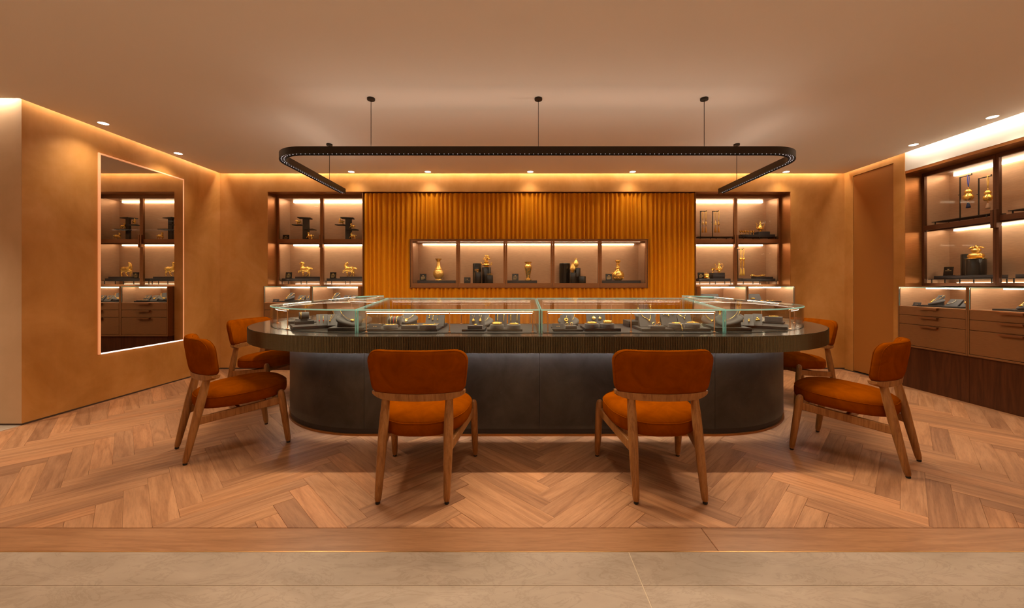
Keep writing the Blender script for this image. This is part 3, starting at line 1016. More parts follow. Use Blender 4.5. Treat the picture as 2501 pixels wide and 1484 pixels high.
CH = [((-0.552, 2.325), 90, 'orange velvet oak chair with its back to the viewer, left of the counter centre'),
      ((0.803, 2.325), 90, 'orange velvet oak chair with its back to the viewer, right of the counter centre'),
      ((-2.06, 2.812), 47.4, 'orange velvet oak chair at the left end nearest the viewer, angled to the counter'),
      ((-2.60, 4.02), -8, 'orange velvet oak chair behind the other at the left end of the counter'),
      ((2.85, 3.98), 190, 'orange velvet oak chair behind the other at the right end of the counter'),
      ((2.295, 2.648), 127, 'orange velvet oak chair at the right end nearest the viewer, angled to the counter')]
for k, ((x, y), a, lab) in enumerate(CH):
    o = chair0 if k == 0 else copy_tree(chair0)
    o.location = (x, y, 0); o.rotation_euler = (0, 0, math.radians(a - 90)); o['label'] = lab; o['group'] = 'orange chairs around the counter'

# ------------------------------------------------------------------ mirror
mir = thing('wall_mirror', 'tall rectangular mirror with glowing copper edge on the left wall', 'mirror', (XL, 4.234, 0.471))
MY, MZ = 0.48, 1.949
b = MB(); b.box(0.0005, 0.012, -MY + 0.016, MY - 0.012, 0.014, MZ - 0.014)
b.build('mirror_glass', 'mirror_silver', mir)
for nm, mt, d in (('led_edge', 'led_mirror', (0, 0.016, -MY, -MY + 0.018, 0, MZ)), ('led_edge', 'led_mirror', (0, 0.016, MY - 0.013, MY, 0, MZ)),
                  ('led_edge', 'led_mirror', (0, 0.016, -MY + 0.018, MY - 0.013, MZ - 0.016, MZ)), ('led_edge', 'led_mirror_base', (0, 0.016, -MY + 0.018, MY - 0.013, 0, 0.013))):
    b = MB(); b.box(*d); b.build(nm, mt, mir, bevel=0.002, seg=1)

# ------------------------------------------------------------------ fluted panel with the five-window niche
PX_0, PX_1, PY_F = -2.106, 2.424, 5.315
NX0, NX1, NZ0, NZ1 = -1.462, 1.774, 1.108, 1.762
wid = [0.070, 0.049, 0.061, 0.061, 0.084]
AMP = 0.030
prof = []; x = PX_0; k = 0
while x < PX_1:
    w = wid[k % 5]; k += 1
    for q in range(8):
        u = q / 8
        h = math.sin(math.pi * u) ** 1.4
        if x + u * w <= PX_1: prof.append((x + u * w, PY_F + AMP * (1 - h)))
    x += w
prof.append((PX_1, PY_F + AMP))
panel = thing('wall_panel', 'amber fluted wall panel around the five-window niche', 'wall panel', (CX, PY_F + 0.09, 0))
def flute(b, x0, x1, z0, z1):
    def at(x):
        for a, c in zip(prof, prof[1:]):
            if a[0] <= x <= c[0]: return (x, a[1] + (c[1] - a[1]) * (x - a[0]) / max(1e-9, c[0] - a[0]))
        return (x, prof[-1][1])
    pr = [at(x0)] + [p for p in prof if x0 + 1e-5 < p[0] < x1 - 1e-5] + [at(x1)]
    yb = PY_F + 0.16
    n = len(pr)
    vs = [(x, y, z0) for x, y in pr] + [(x, y, z1) for x, y in pr] + [(x, yb, z0) for x, y in pr] + [(x, yb, z1) for x, y in pr]
    fs = []
    for i in range(n - 1):
        fs += [(i, i + 1, n + i + 1, n + i), (n + i, n + i + 1, 3 * n + i + 1, 3 * n + i), (2 * n + i + 1, 2 * n + i, i, i + 1), (2 * n + i, 2 * n + i + 1, 3 * n + i + 1, 3 * n + i)]
    fs += [(0, n, 3 * n, 2 * n), (n - 1, 3 * n - 1, 4 * n - 1, 2 * n - 1)]
    b.add(vs, fs)
b = MB(); ZT = NZ - 0.012
flute(b, PX_0, NX0 - 0.004, 0.0, ZT); flute(b, NX1 + 0.004, PX_1, 0.0, ZT)
flute(b, NX0 - 0.004, NX1 + 0.004, NZ1 + 0.006, ZT); flute(b, NX0 - 0.004, NX1 + 0.004, 0.0, NZ0 - 0.006)
o = b.build('fluted_board', 'flute_felt', panel); o.location = (-CX, -PY_F - 0.09, 0)
b = MB(); b.box(PX_0 - 0.012, PX_0 - 0.001, PY_F - 0.004, 5.9, 0, ZT + 0.006); b.box(PX_1 + 0.001, PX_1 + 0.012, PY_F - 0.004, 5.9, 0, ZT + 0.006)
o = b.build('side_board', 'frame_bronze', panel); o.location = (-CX, -PY_F - 0.09, 0)

niche = thing('display_niche', 'five-window lit display niche with bronze frames in the fluted panel', 'display case', (CX, PY_F, NZ0))
def nput(b, name, mats, parent=None, **kw):
    o = b.build(name, mats, parent or niche, **kw)
    if parent is None: o.location = (-CX, -PY_F, -NZ0)
    return o
ND = 5.655
b = MB()
b.box(NX0 + 0.006, NX1 - 0.006, ND, ND + 0.01, NZ0, NZ1)
b.box(NX0 + 0.006, NX0 + 0.02, PY_F + 0.03, ND, NZ0, NZ1); b.box(NX1 - 0.02, NX1 - 0.006, PY_F + 0.03, ND, NZ0, NZ1)
b.box(NX0 + 0.02, NX1 - 0.02, PY_F + 0.03, ND, NZ0 + 0.008, NZ0 + 0.05)
b.box(NX0 + 0.02, NX1 - 0.02, PY_F + 0.03, ND, NZ1 - 0.03, NZ1 - 0.008)
nput(b, 'niche_lining', 'interior_bronze')
b = MB(); b.box(NX0 + 0.09, NX1 - 0.09, ND - 0.022, ND - 0.002, NZ1 - 0.042, NZ1 - 0.031)
nput(b, 'led_strip', 'led_niche')
b = MB(); b.box(NX0 + 0.09, NX1 - 0.09, PY_F + 0.034, PY_F + 0.044, NZ1 - 0.036, NZ1 - 0.0305)  # front strip added to brighten the niche goods
nput(b, 'led_strip', 'led_fill')
b = MB(); b.box(NX0 + 0.03, NX1 - 0.03, PY_F + 0.0285, PY_F + 0.0325, NZ1 - 0.047, NZ1 - 0.0305)  # lip added to hide the front fill strip
nput(b, 'led_shield', 'frame_bronze')
b = MB(); b.box(NX0 - 0.012, NX1 + 0.012, PY_F - 0.010, PY_F + 0.02, NZ1 - 0.0015, NZ1 + 0.005); b.box(NX0 - 0.012, NX1 + 0.012, PY_F - 0.010, PY_F + 0.02, NZ0 - 0.005, NZ0 + 0.0015)
b.box(NX0 - 0.005, NX0 + 0.001, PY_F - 0.006, PY_F + 0.02, NZ0, NZ1); b.box(NX1 - 0.001, NX1 + 0.005, PY_F - 0.006, PY_F + 0.02, NZ0, NZ1)
nput(b, 'outer_trim', 'frame_bronze')
cw = (NX1 - NX0 - 0.008) / 5
for k in range(5):
    x0 = NX0 + 0.004 + k * cw + 0.0015; x1 = x0 + cw - 0.003
    b = MB(); s = 0.0245; za, zb = NZ0 + 0.003, NZ1 - 0.003; yf, yb = PY_F, PY_F + 0.028
    b.box(x0, x0 + s, yf, yb, za, zb); b.box(x1 - s, x1, yf, yb, za, zb)
    b.box(x0 + s, x1 - s, yf, yb, za, za + 0.054); b.box(x0 + s, x1 - s, yf, yb, zb - 0.024, zb)
    dr = nput(b, 'window_frame', 'frame_bronze')
    b = MB(); b.box(x0 + s, x1 - s, yf + 0.016, yf + 0.020, za + 0.054, zb - 0.024)
    nput(b, 'pane', 'door_glass', dr)

# ------------------------------------------------------------------ wall cabinets
def upper_cabinet(label, loc, rz, w, zb, zm0, zm1, zt, depth=0.315, fm='frame_bronze'):
    t = thing('wall_cabinet', label, 'cabinet', loc, rz)
    P = lambda b, n, m, p=None, **k: b.build(n, m, p or t, **k)
    z0, z1 = zb - 0.032, zt + 0.042
    b = MB()
    b.box(0, w, depth - 0.012, depth, z0, z1); b.box(0, 0.012, 0.03, depth, z0, z1); b.box(w - 0.012, w, 0.03, depth, z0, z1)
    b.box(0.012, w - 0.012, 0.03, depth - 0.012, z0, zb - 0.006); b.box(0.012, w - 0.012, 0.03, depth - 0.012, zt + 0.02, z1)
    P(b, 'carcass', 'interior_bronze')
    b = MB(); b.box(0.012, w - 0.012, 0.032, depth - 0.012, zm0 + 0.004, zm1 - 0.003); P(b, 'shelf', fm)
    b = MB(); b.box(0, w, 0.0, 0.03, zt + 0.034, z1); b.box(0, w, 0.0, 0.03, z0, z0 + 0.008); b.box(0, 0.008, 0, 0.03, z0, z1); b.box(w - 0.008, w, 0, 0.03, z0, z1)
    P(b, 'outer_frame', fm)
    for zz, h in ((zt + 0.019, 0.026), (zm0 + 0.003, 0.016)):
        b = MB(); b.box(0.075, w - 0.075, depth - 0.036, depth - 0.0125, zz - h, zz); P(b, 'led_strip', 'led_shelf')
    b = MB(); b.box(0.1, w - 0.1, depth - 0.028, depth - 0.0125, zb - 0.0055, zb + 0.004); P(b, 'led_strip', 'led_niche')
    for zz in (zt + 0.0195, zm0 + 0.0035):
        b = MB(); b.box(0.05, w - 0.05, 0.036, 0.046, zz - 0.006, zz); P(b, 'led_strip', 'led_fill')  # front strip added to brighten the goods on each shelf
        b = MB(); b.box(0.03, w - 0.03, 0.0285, 0.033, zz - 0.018, zz); P(b, 'led_shield', fm)  # added lip that keeps the fill strip out of sight
    dw = (w - 0.016) / 2
    for k in (0, 1):
        x0 = 0.008 + k * dw + 0.001; x1 = x0 + dw - 0.002
        s = 0.022; za, zc = z0 + 0.009, zt + 0.033
        b = MB()
        b.box(x0, x0 + s, -0.004, 0.026, za, zc); b.box(x1 - s, x1, -0.004, 0.026, za, zc)
        b.box(x0 + s, x1 - s, -0.004, 0.026, za, zb); b.box(x0 + s, x1 - s, -0.004, 0.026, zt, zc); b.box(x0 + s, x1 - s, -0.004, 0.026, zm0, zm1)
        d = P(b, 'door', fm)
        for q0, q1 in ((zb, zm0), (zm1, zt)):
            b = MB(); b.box(x0 + s, x1 - s, 0.010, 0.014, q0, q1); P(b, 'pane', 'door_glass', d)
        hx = x1 - 0.024 if k == 0 else x0 + 0.002
        zc_ = (zm0 + zm1) / 2
        b = MB(); b.box(hx, hx + 0.022, -0.030, -0.0045, zc_ - 0.092, zc_ + 0.086); P(b, 'handle', fm, d, bevel=0.002)
    return t
cab_l = upper_cabinet('glazed bronze wall cabinet left of the fluted panel, holding gold horses', (-3.40, 5.5, 0), 0, 1.27, 1.152, 1.734, 1.786, 2.366)
cab_r = upper_cabinet('glazed bronze wall cabinet right of the fluted panel, holding gold ewers', (2.445, 5.5, 0), 0, 1.27, 1.152, 1.734, 1.786, 2.366)
cab_s = upper_cabinet('glazed dark cabinet recessed in the right wall under the cream cove', (4.64, 4.468, 0), -math.pi / 2, 1.388, 1.164, 1.762, 1.814, 2.376, fm='frame_dark')

def lower_unit(label, loc, rz, w, depth, ends=(0, 0)):
    t = thing('drawer_cabinet', label, 'cabinet', loc, rz, 'drawer cabinets with glass display tops')
    P = lambda b, n, m, p=None, **k: b.build(n, m, p or t, **k)
    b = MB()
    b.box(0, 0.014, 0, depth, 0.455, 1.124); b.box(w - 0.014, w, 0, depth, 0.455, 1.124)
    b.box(0.014, w - 0.014, 0, depth, 0.455, 0.473); b.box(0.014, w - 0.014, 0.022, depth, 0.473, 0.900)
    P(b, 'carcass', 'drawer_bronze', bevel=0.0015, seg=1)
    b = MB(); b.box(0.0, w, 0.020, depth, 0.0, 0.4545); P(b, 'plinth', 'walnut')
    for z0, z1 in ((0.478, 0.706), (0.711, 0.806), (0.811, 0.901)):
        b = MB(); b.box(0.017, w - 0.017, 0.0015, 0.0215, z0, z1); d = P(b, 'drawer', 'drawer_bronze', bevel=0.0015, seg=1)
        b = MB(); b.box(w / 2 - 0.09, w / 2 + 0.09, -0.030, 0.001, z1 - 0.0075, z1 - 0.0015); b.box(w / 2 - 0.09, w / 2 + 0.09, -0.030, -0.026, z1 - 0.021, z1 - 0.0075)
        P(b, 'handle', 'frame_bronze', d)
    b = MB(); b.box(0.014, w - 0.014, depth - 0.02, depth - 0.008, 0.9, 1.115)
    b.box(0.0145, 0.019, 0.012, depth - 0.02, 0.906, 1.115); b.box(w - 0.019, w - 0.0145, 0.012, depth - 0.02, 0.906, 1.115)
    b.box(0.014, w - 0.014, 0.006, depth - 0.02, 0.9005, 0.9055)
    P(b, 'display_lining', 'interior_bronze')
    b = MB(); b.box(0.015, w - 0.015, 0.001, 0.006, 0.9015, 0.9075); P(b, 'edge_trim', 'copper')
    b = MB(); pane(b, [(0.0145, 0.002, 0.9075), (w - 0.0145, 0.002, 0.9075), (w - 0.0145, 0.002, 1.112), (0.0145, 0.002, 1.112)], [(0.0145, 0.008, 0.9075), (w - 0.0145, 0.008, 0.9075), (w - 0.0145, 0.008, 1.112), (0.0145, 0.008, 1.112)])
    P(b, 'front_pane', ['door_glass', 'glass_edge'])
    b = MB(); pane(b, [(0.0145, 0.001, 1.1125), (w - 0.0145, 0.001, 1.1125), (w - 0.0145, depth - 0.01, 1.1125), (0.0145, depth - 0.01, 1.1125)], [(0.0145, 0.001, 1.1205), (w - 0.0145, 0.001, 1.1205), (w - 0.0145, depth - 0.01, 1.1205), (0.0145, depth - 0.01, 1.1205)])
    P(b, 'top_pane', ['door_glass', 'glass_edge'])
    b = MB(); b.box(0.12, w - 0.06, 0.20, 0.212, 1.100, 1.1115); P(b, 'led_strip', 'led_low')
    b = MB(); b.box(0.12, w - 0.06, depth - 0.032, depth - 0.021, 1.104, 1.1115); P(b, 'led_strip', 'led_low')
    return t
LU = 0.637
lower_unit('drawer cabinet with lit display top beside the left corner of the back wall', (-3.399, 5.206, 0), 0, LU, 0.60)
lower_unit('drawer cabinet with lit display top just left of the fluted panel', (-3.399 + LU + 0.002, 5.206, 0), 0, LU, 0.60)
lower_unit('drawer cabinet with lit display top just right of the fluted panel', (3.714 - 2 * LU - 0.002, 5.206, 0), 0, LU, 0.60)
lower_unit('drawer cabinet with lit display top beside the right corner of the back wall', (3.714 - LU, 5.206, 0), 0, LU, 0.60)
lower_unit('drawer cabinet on the right wall, farther from the viewer', (4.36, 4.466, 0), -math.pi / 2, 0.69, 0.60)
lower_unit('drawer cabinet on the right wall, cut off by the picture edge', (4.36, 3.774, 0), -math.pi / 2, 0.69, 0.60)

# ------------------------------------------------------------------ small goods: builders
def one(b, name, mats, label, cat, loc=(0, 0, 0), rz=0.0, group=None, **kw):
    o = b.build(name, mats, None, loc, rz, **kw)
    return tag(o, label, cat, group)

def placard(label, p, w=0.078, h=0.086, rz=0.0, lean=0.12, lines=4, rows=(0.62, 0.20), group='black printed name cards'):
    t = thing('name_card', label, 'sign', p, rz, group)
    Mx = Matrix.Rotation(-lean, 4, 'X')
    b = MB(); b.box(-w / 2, w / 2, 0, 0.008, 0, h, M=Mx); b.box(-w / 2, w / 2, 0.004, 0.035, 0, 0.004)
    b.build('card', 'black_lacquer', t, bevel=0.001, seg=1)
    b = MB(); rng = random.Random(label)
    yy = -0.0006
    # small winged emblem above the printed lines
    cx = 0.0; z = h * 0.72
    b.box(-0.012, 0.012, yy, yy + 0.0004, z, z + 0.0022, M=Mx); b.box(-0.007, 0.010, yy, yy + 0.0004, z - 0.0035, z - 0.0008, M=Mx); b.box(-0.003, 0.004, yy, yy + 0.0004, z - 0.006, z - 0.0042, M=Mx)
    top, bot = h * rows[0] - 0.006, h * rows[1]
    for k in range(lines):
        zz = top - (top - bot) * k / max(1, lines - 1) if lines > 1 else top
        x = -w * 0.32; xe = w * 0.32 if k < lines - 1 or lines == 1 else w * 0.12
        while x < xe:
            cw_ = rng.uniform(0.0026, 0.0042)
            b.box(x, x + cw_, yy, yy + 0.0004, zz - 0.0018, zz + 0.0018, M=Mx)
            x += cw_ + 0.0011
    b.build('printed_text', 'print_gold', t)
    return t

def brand_plaque(label, p, w=0.062, h=0.036, rz=0.0):
    t = thing('brand_plaque', label, 'sign', p, rz, 'grey plaques with two gold words')
    Mx = Matrix.Rotation(-0.35, 4, 'X')
    b = MB(); b.box(-w / 2, w / 2, 0, 0.006, 0, h, M=Mx); b.build('plate', 'pad_grey', t, bevel=0.003)
    b = MB(); b.box(-w / 2 - 0.003, w / 2 + 0.003, -0.005, 0.03, -0.001, 0.004); b.build('foot', 'pad_dark', t, bevel=0.001, seg=1)
    b = MB(); rng = random.Random(7)
    for x0 in (-0.0125, -0.0075, 0.0030, 0.0080):
        for r in range(3):
            b.box(x0, x0 + 0.0044, -0.0006, -0.0002, h * 0.46 + r * 0.0016, h * 0.46 + r * 0.0016 + 0.0009, M=Mx)
        b.box(x0 + 0.0017, x0 + 0.0026, -0.0006, -0.0002, h * 0.46 - 0.0004, h * 0.46 + 0.0046, M=Mx)
    b.build('gold_words', 'print_gold', t)
    return t

def tray(label, p, w, d, h, mat='pad_dark', rz=0.0, name='display_tray', cat='tray', group=None, bev=0.002):
    b = MB(); b.box(-w / 2, w / 2, -d / 2, d / 2, 0, h)
    return one(b, name, mat, label, cat, p, rz, group, bevel=bev)

def platform(label, p, w, d, top, rz=0.0, legs=3, mat='stand_brown'):
    # low thin table the trays stand on; p is its centre on the shelf
    t = thing('shelf_platform', label, 'stand', p, rz, 'thin-legged platforms in the cabinets')
    b = MB(); b.box(-w / 2, w / 2, -d / 2, d / 2, top - 0.006, top); b.build('top', mat, t)
    for k in range(legs):
        x = -w / 2 + 0.03 + (w - 0.06) * k / (legs - 1)
        for y in (-d / 2 + 0.01, d / 2 - 0.01):
            b = MB(); b.box(x - 0.004, x + 0.004, y - 0.004, y + 0.004, 0, top - 0.006); b.build('leg', mat, t)
    return t

def drum(label, p, r, h, mat='black_lacquer', group='black round risers in the niche', name='round_riser'):
    b = MB(); b.lathe([(r * 0.97, 0), (r, 0.002), (r, h - 0.006), (r * 0.97, h - 0.002), (r * 0.9, h)], 32)
    return one(b, name, mat, label, 'riser', p, 0, group, smooth=True, angle=30)

def pedestal(label, p, r=0.033, h=0.022):
    return drum(label, p, r, h, 'pad_grey', 'round velvet pedestals in the counter', 'round_pedestal')

def pad(label, p, w=0.075, d=0.06, h=0.020, rz=0.0):
    return tray(label, p, w, d, h, 'pad_grey', rz, 'velvet_pad', 'pad', 'flat velvet pads in the cases', 0.003)

def board(label, p, w=0.08, h=0.075, rz=0.0, lean=0.75, slits=False):
    t = thing('display_board', label, 'display board', p, rz, 'slanted velvet boards in the cases')
    Mx = Matrix.Rotation(-lean, 4, 'X')
    b = MB(); b.box(-w / 2, w / 2, 0, 0.007, 0, h, M=Mx); b.build('face', 'pad_grey', t, bevel=0.002)
    top = Mx @ Vector((0, 0.007, h))
    b = MB(); b.add([(-w / 2 + .002, 0.006, 0), (-w / 2 + .002, top.y, 0), (-w / 2 + .002, top.y - 0.004, top.z - 0.004), (w / 2 - .002, 0.006, 0), (w / 2 - .002, top.y, 0), (w / 2 - .002, top.y - 0.004, top.z - 0.004)], [(0, 2, 1), (3, 4, 5), (0, 1, 4, 3), (1, 2, 5, 4), (0, 3, 5, 2)])
    b.build('wedge', 'pad_dark', t)
    t['lean'] = lean
    return t
def on_board(p, rz, lean, pts, off=0.0):
    # points (x, up along the face) -> world, off = distance in front of the face
    Mx = Matrix.Translation(Vector(p)) @ Matrix.Rotation(rz, 4, 'Z') @ Matrix.Rotation(-lean, 4, 'X')
    return [Mx @ Vector((x, -off, z)) for x, z in pts]

def bust(label, p, s=1.0, rz=0.0):
    # low neck form: a leaf-shaped slope with a collar at the back
    t = thing('neck_bust', label, 'bust', p, rz, 'grey neck busts in the cases')
    b = MB(); loops = []
    n = 28
    def outline(k, sc, z, dy=0.0):
        a = 2 * math.pi * k / n
        x = 0.075 * math.cos(a); y = 0.058 * math.sin(a)
        if y < 0: x *= 1 - 0.42 * (abs(y) / 0.058) ** 1.6; y *= 1.25
        up = 0.048 * ((y + 0.072) / 0.13)
        return (x * sc * s, (y * sc + dy) * s, (z + up) * s)
    for sc, z in ((0.86, 0.0), (0.96, 0.003), (1.0, 0.010), (0.96, 0.018), (0.80, 0.024), (0.62, 0.028)):
        loops.append([outline(k, sc, z) for k in range(n)])
    for r, z, dy in ((0.040, 0.082, 0.028), (0.034, 0.094, 0.032), (0.033, 0.106, 0.034), (0.030, 0.109, 0.035)):
        loops.append([(r * math.cos(2 * math.pi * k / n) * s, (0.8 * r * math.sin(2 * math.pi * k / n) + dy) * s, z * s) for k in range(n)])
    b.rings(loops); b.build('slope', 'pad_grey', t, smooth=True, angle=50)
    b = MB(); b.rings([[outline(k, 0.86, -0.001) for k in range(n)], [(outline(k, 0.9, 0)[0], outline(k, 0.9, 0)[1], 0) for k in range(n)]])
    b.build('underside', 'pad_dark', t)
    return t

def necklace(label, p, s=1.0, rz=0.0, thick=0.0014, pend=(0.010, 0.004, 0.012), beads=0, mat='gold', drop=0.0):
    # chain lying on a bust made with the same p, s, rz
    b = MB(); pts = []
    for k in range(41):
        a = -0.12 * math.pi + 1.24 * math.pi * k / 40
        x = 0.046 * math.cos(a); f = max(0.0, math.sin(a))
        y = 0.030 - 0.072 * f ** 1.15 + (0.012 if math.sin(a) < 0 else 0)
        z = 0.103 - 0.062 * f ** 0.9
        pts.append(Vector((x * s, y * s, z * s)))
    pts = [q for q in reversed(pts)]
    b.tube(pts, thick * s, 6)
    if beads:
        for k in range(2, 39, max(1, 36 // beads)): b.ball(pts[k], thick * 2.2 * s, 8, 6)
    lowp = min(pts, key=lambda q: q.y)
    if pend:
        c = Vector((lowp.x, lowp.y - pend[2] * 0.55 * s, lowp.z - pend[2] * 0.42 * s))
        b.ball(c, tuple(q * s for q in pend), 12, 8, M=Matrix.Rotation(-0.95, 4, 'X').to_3x3())
        b.ball((lowp + c) / 2 + Vector((0, 0, 0.003 * s)), 0.0035 * s, 8, 6)
    return one(b, 'necklace', mat, label, 'necklace', p, rz, None, smooth=True)

def ring_pts(r, n=28, squash=1.0, ph=0, wob=0.0, wn=5):
    return [(r * math.cos(2 * math.pi * k / n + ph) * (1 + wob * math.cos(wn * 2 * math.pi * k / n)), r * squash * math.sin(2 * math.pi * k / n + ph) * (1 + wob * math.cos(wn * 2 * math.pi * k / n)), 0) for k in range(n)]

def bangle(label, p, r=0.024, th=0.004, high=1.0, rz=0.0, cat='bracelet', name='bangle'):
    b = MB(); n = 32
    loops = []
    for k in range(n):
        a = 2 * math.pi * k / n
        c = (math.cos(a), math.sin(a))
        loops.append([((r + th * math.cos(q)) * c[0], (r + th * math.cos(q)) * c[1], th * high * (1 + math.sin(q))) for q in (2 * math.pi * j / 10 for j in range(10))])
    m = 10; vs = [v for l in loops for v in l]
    b.add(vs, [(i * m + j, ((i + 1) % n) * m + j, ((i + 1) % n) * m + (j + 1) % m, i * m + (j + 1) % m) for i in range(n) for j in range(m)])
    return one(b, name, 'gold', label, cat, p, rz, 'gold bangles on velvet', smooth=True)

def chain(label, pts, th=0.0016, beads=0.0026, mat='gold', name='bracelet', cat='bracelet', extra=None, group=None):
    # beaded chain through world points; origin at the first point
    o0 = Vector(pts[0]); q = [Vector(p) - o0 for p in pts]
    b = MB(); b.tube(q, th, 6)
    if beads:
        L = 0.0; nxt = 0.0
        for k in range(1, len(q)):
            d = (q[k] - q[k - 1]).length
            while nxt <= L + d and d > 0:
                b.ball(q[k - 1].lerp(q[k], (nxt - L) / d), beads, 8, 6); nxt += beads * 2.3
            L += d
    if extra:
        for c, r in extra: b.ball(Vector(c) - o0, r, 10, 8)
    return one(b, name, mat, label, cat, o0, 0, group, smooth=True)

def roll(label, p, L=0.085, r=0.021, rz=0.0):
    t = thing('bracelet_roll', label, 'jewelry stand', p, rz)
    b = MB(); n = 20
    loops = []
    for x, k in ((-L / 2, 0.86), (-L / 2 + 0.003, 1.0), (L / 2 - 0.003, 1.0), (L / 2, 0.86)):
        loops.append([(x, r * k * math.cos(2 * math.pi * j / n), r + 0.012 + r * k * math.sin(2 * math.pi * j / n)) for j in range(n)])
    b.rings(loops); b.build('cushion', 'pad_grey', t, smooth=True, angle=40)
    b = MB(); b.box(-L * 0.35, L * 0.35, -r * 0.8, r * 0.8, 0, 0.016); b.build('base', 'pad_dark', t, bevel=0.002)
    return t
def on_roll(p, rz, x, r=0.0225, n=18):
    Mx = Matrix.Translation(Vector(p)) @ Matrix.Rotation(rz, 4, 'Z')
    return [Mx @ Vector((x, r * math.cos(math.radians(-40 + 260 * k / n)), 0.033 + r * math.sin(math.radians(-40 + 260 * k / n)))) for k in range(n + 1)]

def lathe_thing(name, label, cat, p, prof, mat='gold', seg=28, group=None, flute=0, amp=0.0):
    b = MB(); b.lathe(prof, seg, flute=flute, amp=amp)
    return one(b, name, mat, label, cat, p, 0, group, smooth=True, angle=60)

def scaleprof(prof, h, w):
    H = prof[-1][1]; Wm = max(r for r, z in prof)
    return [(r / Wm * w / 2, z / H * h) for r, z in prof]

def ewer(label, p, h=0.165, s=1):
    t = thing('ewer', label, 'ewer', p, 0, 'gold ewers')
    k = h / 0.165
    b = MB(); b.lathe([(r * k, z * k) for r, z in [(0.022, 0), (0.025, 0.003), (0.016, 0.010), (0.014, 0.016), (0.030, 0.028), (0.039, 0.045), (0.038, 0.060), (0.026, 0.082), (0.014, 0.100), (0.012, 0.112), (0.015, 0.118)]], 24)
    b.build('body', 'gold', t, smooth=True, angle=60)
    b = MB(); b.lathe([(r * k, z * k) for r, z in [(0.0155, 0.118), (0.014, 0.126), (0.007, 0.134), (0.004, 0.140), (0.008, 0.147), (0.006, 0.154), (0.002, 0.160), (0.0005, 0.165)]], 20)
    b.build('lid', 'gold', t, smooth=True, angle=60)
    b = MB(); b.tube([Vector(q) * k for q in ((-0.034, 0, 0.042), (-0.050, 0, 0.050), (-0.053, 0, 0.075), (-0.050, 0, 0.100), (-0.056, 0, 0.122), (-0.068, 0, 0.132))], [0.009 * k, 0.008 * k, 0.006 * k, 0.0045 * k, 0.004 * k, 0.0045 * k], 10)
    b.tube([Vector(q) * k for q in ((-0.050, 0, 0.098), (-0.03, 0, 0.104), (-0.012, 0, 0.102))], 0.0025 * k, 6)
    b.build('spout', 'gold', t, smooth=True)
    b = MB(); b.tube([Vector(q) * k for q in ((0.012, 0, 0.108), (0.028, 0, 0.128), (0.050, 0, 0.132), (0.060, 0, 0.112), (0.054, 0, 0.085), (0.040, 0, 0.060), (0.046, 0, 0.045), (0.055, 0, 0.048))], [0.004 * k] * 5 + [0.0045 * k, 0.004 * k, 0.002 * k], 8)
    b.build('handle', 'gold', t, smooth=True)
    return t

def goblet(label, p, h=0.055, w=0.036):
    return lathe_thing('goblet', label, 'goblet', p, scaleprof([(0.55, 0), (0.6, 0.04), (0.2, 0.12), (0.13, 0.35), (0.25, 0.48), (0.75, 0.6), (0.95, 0.8), (1.0, 1.0)], h, w), 'gold', 18, 'gold goblets')

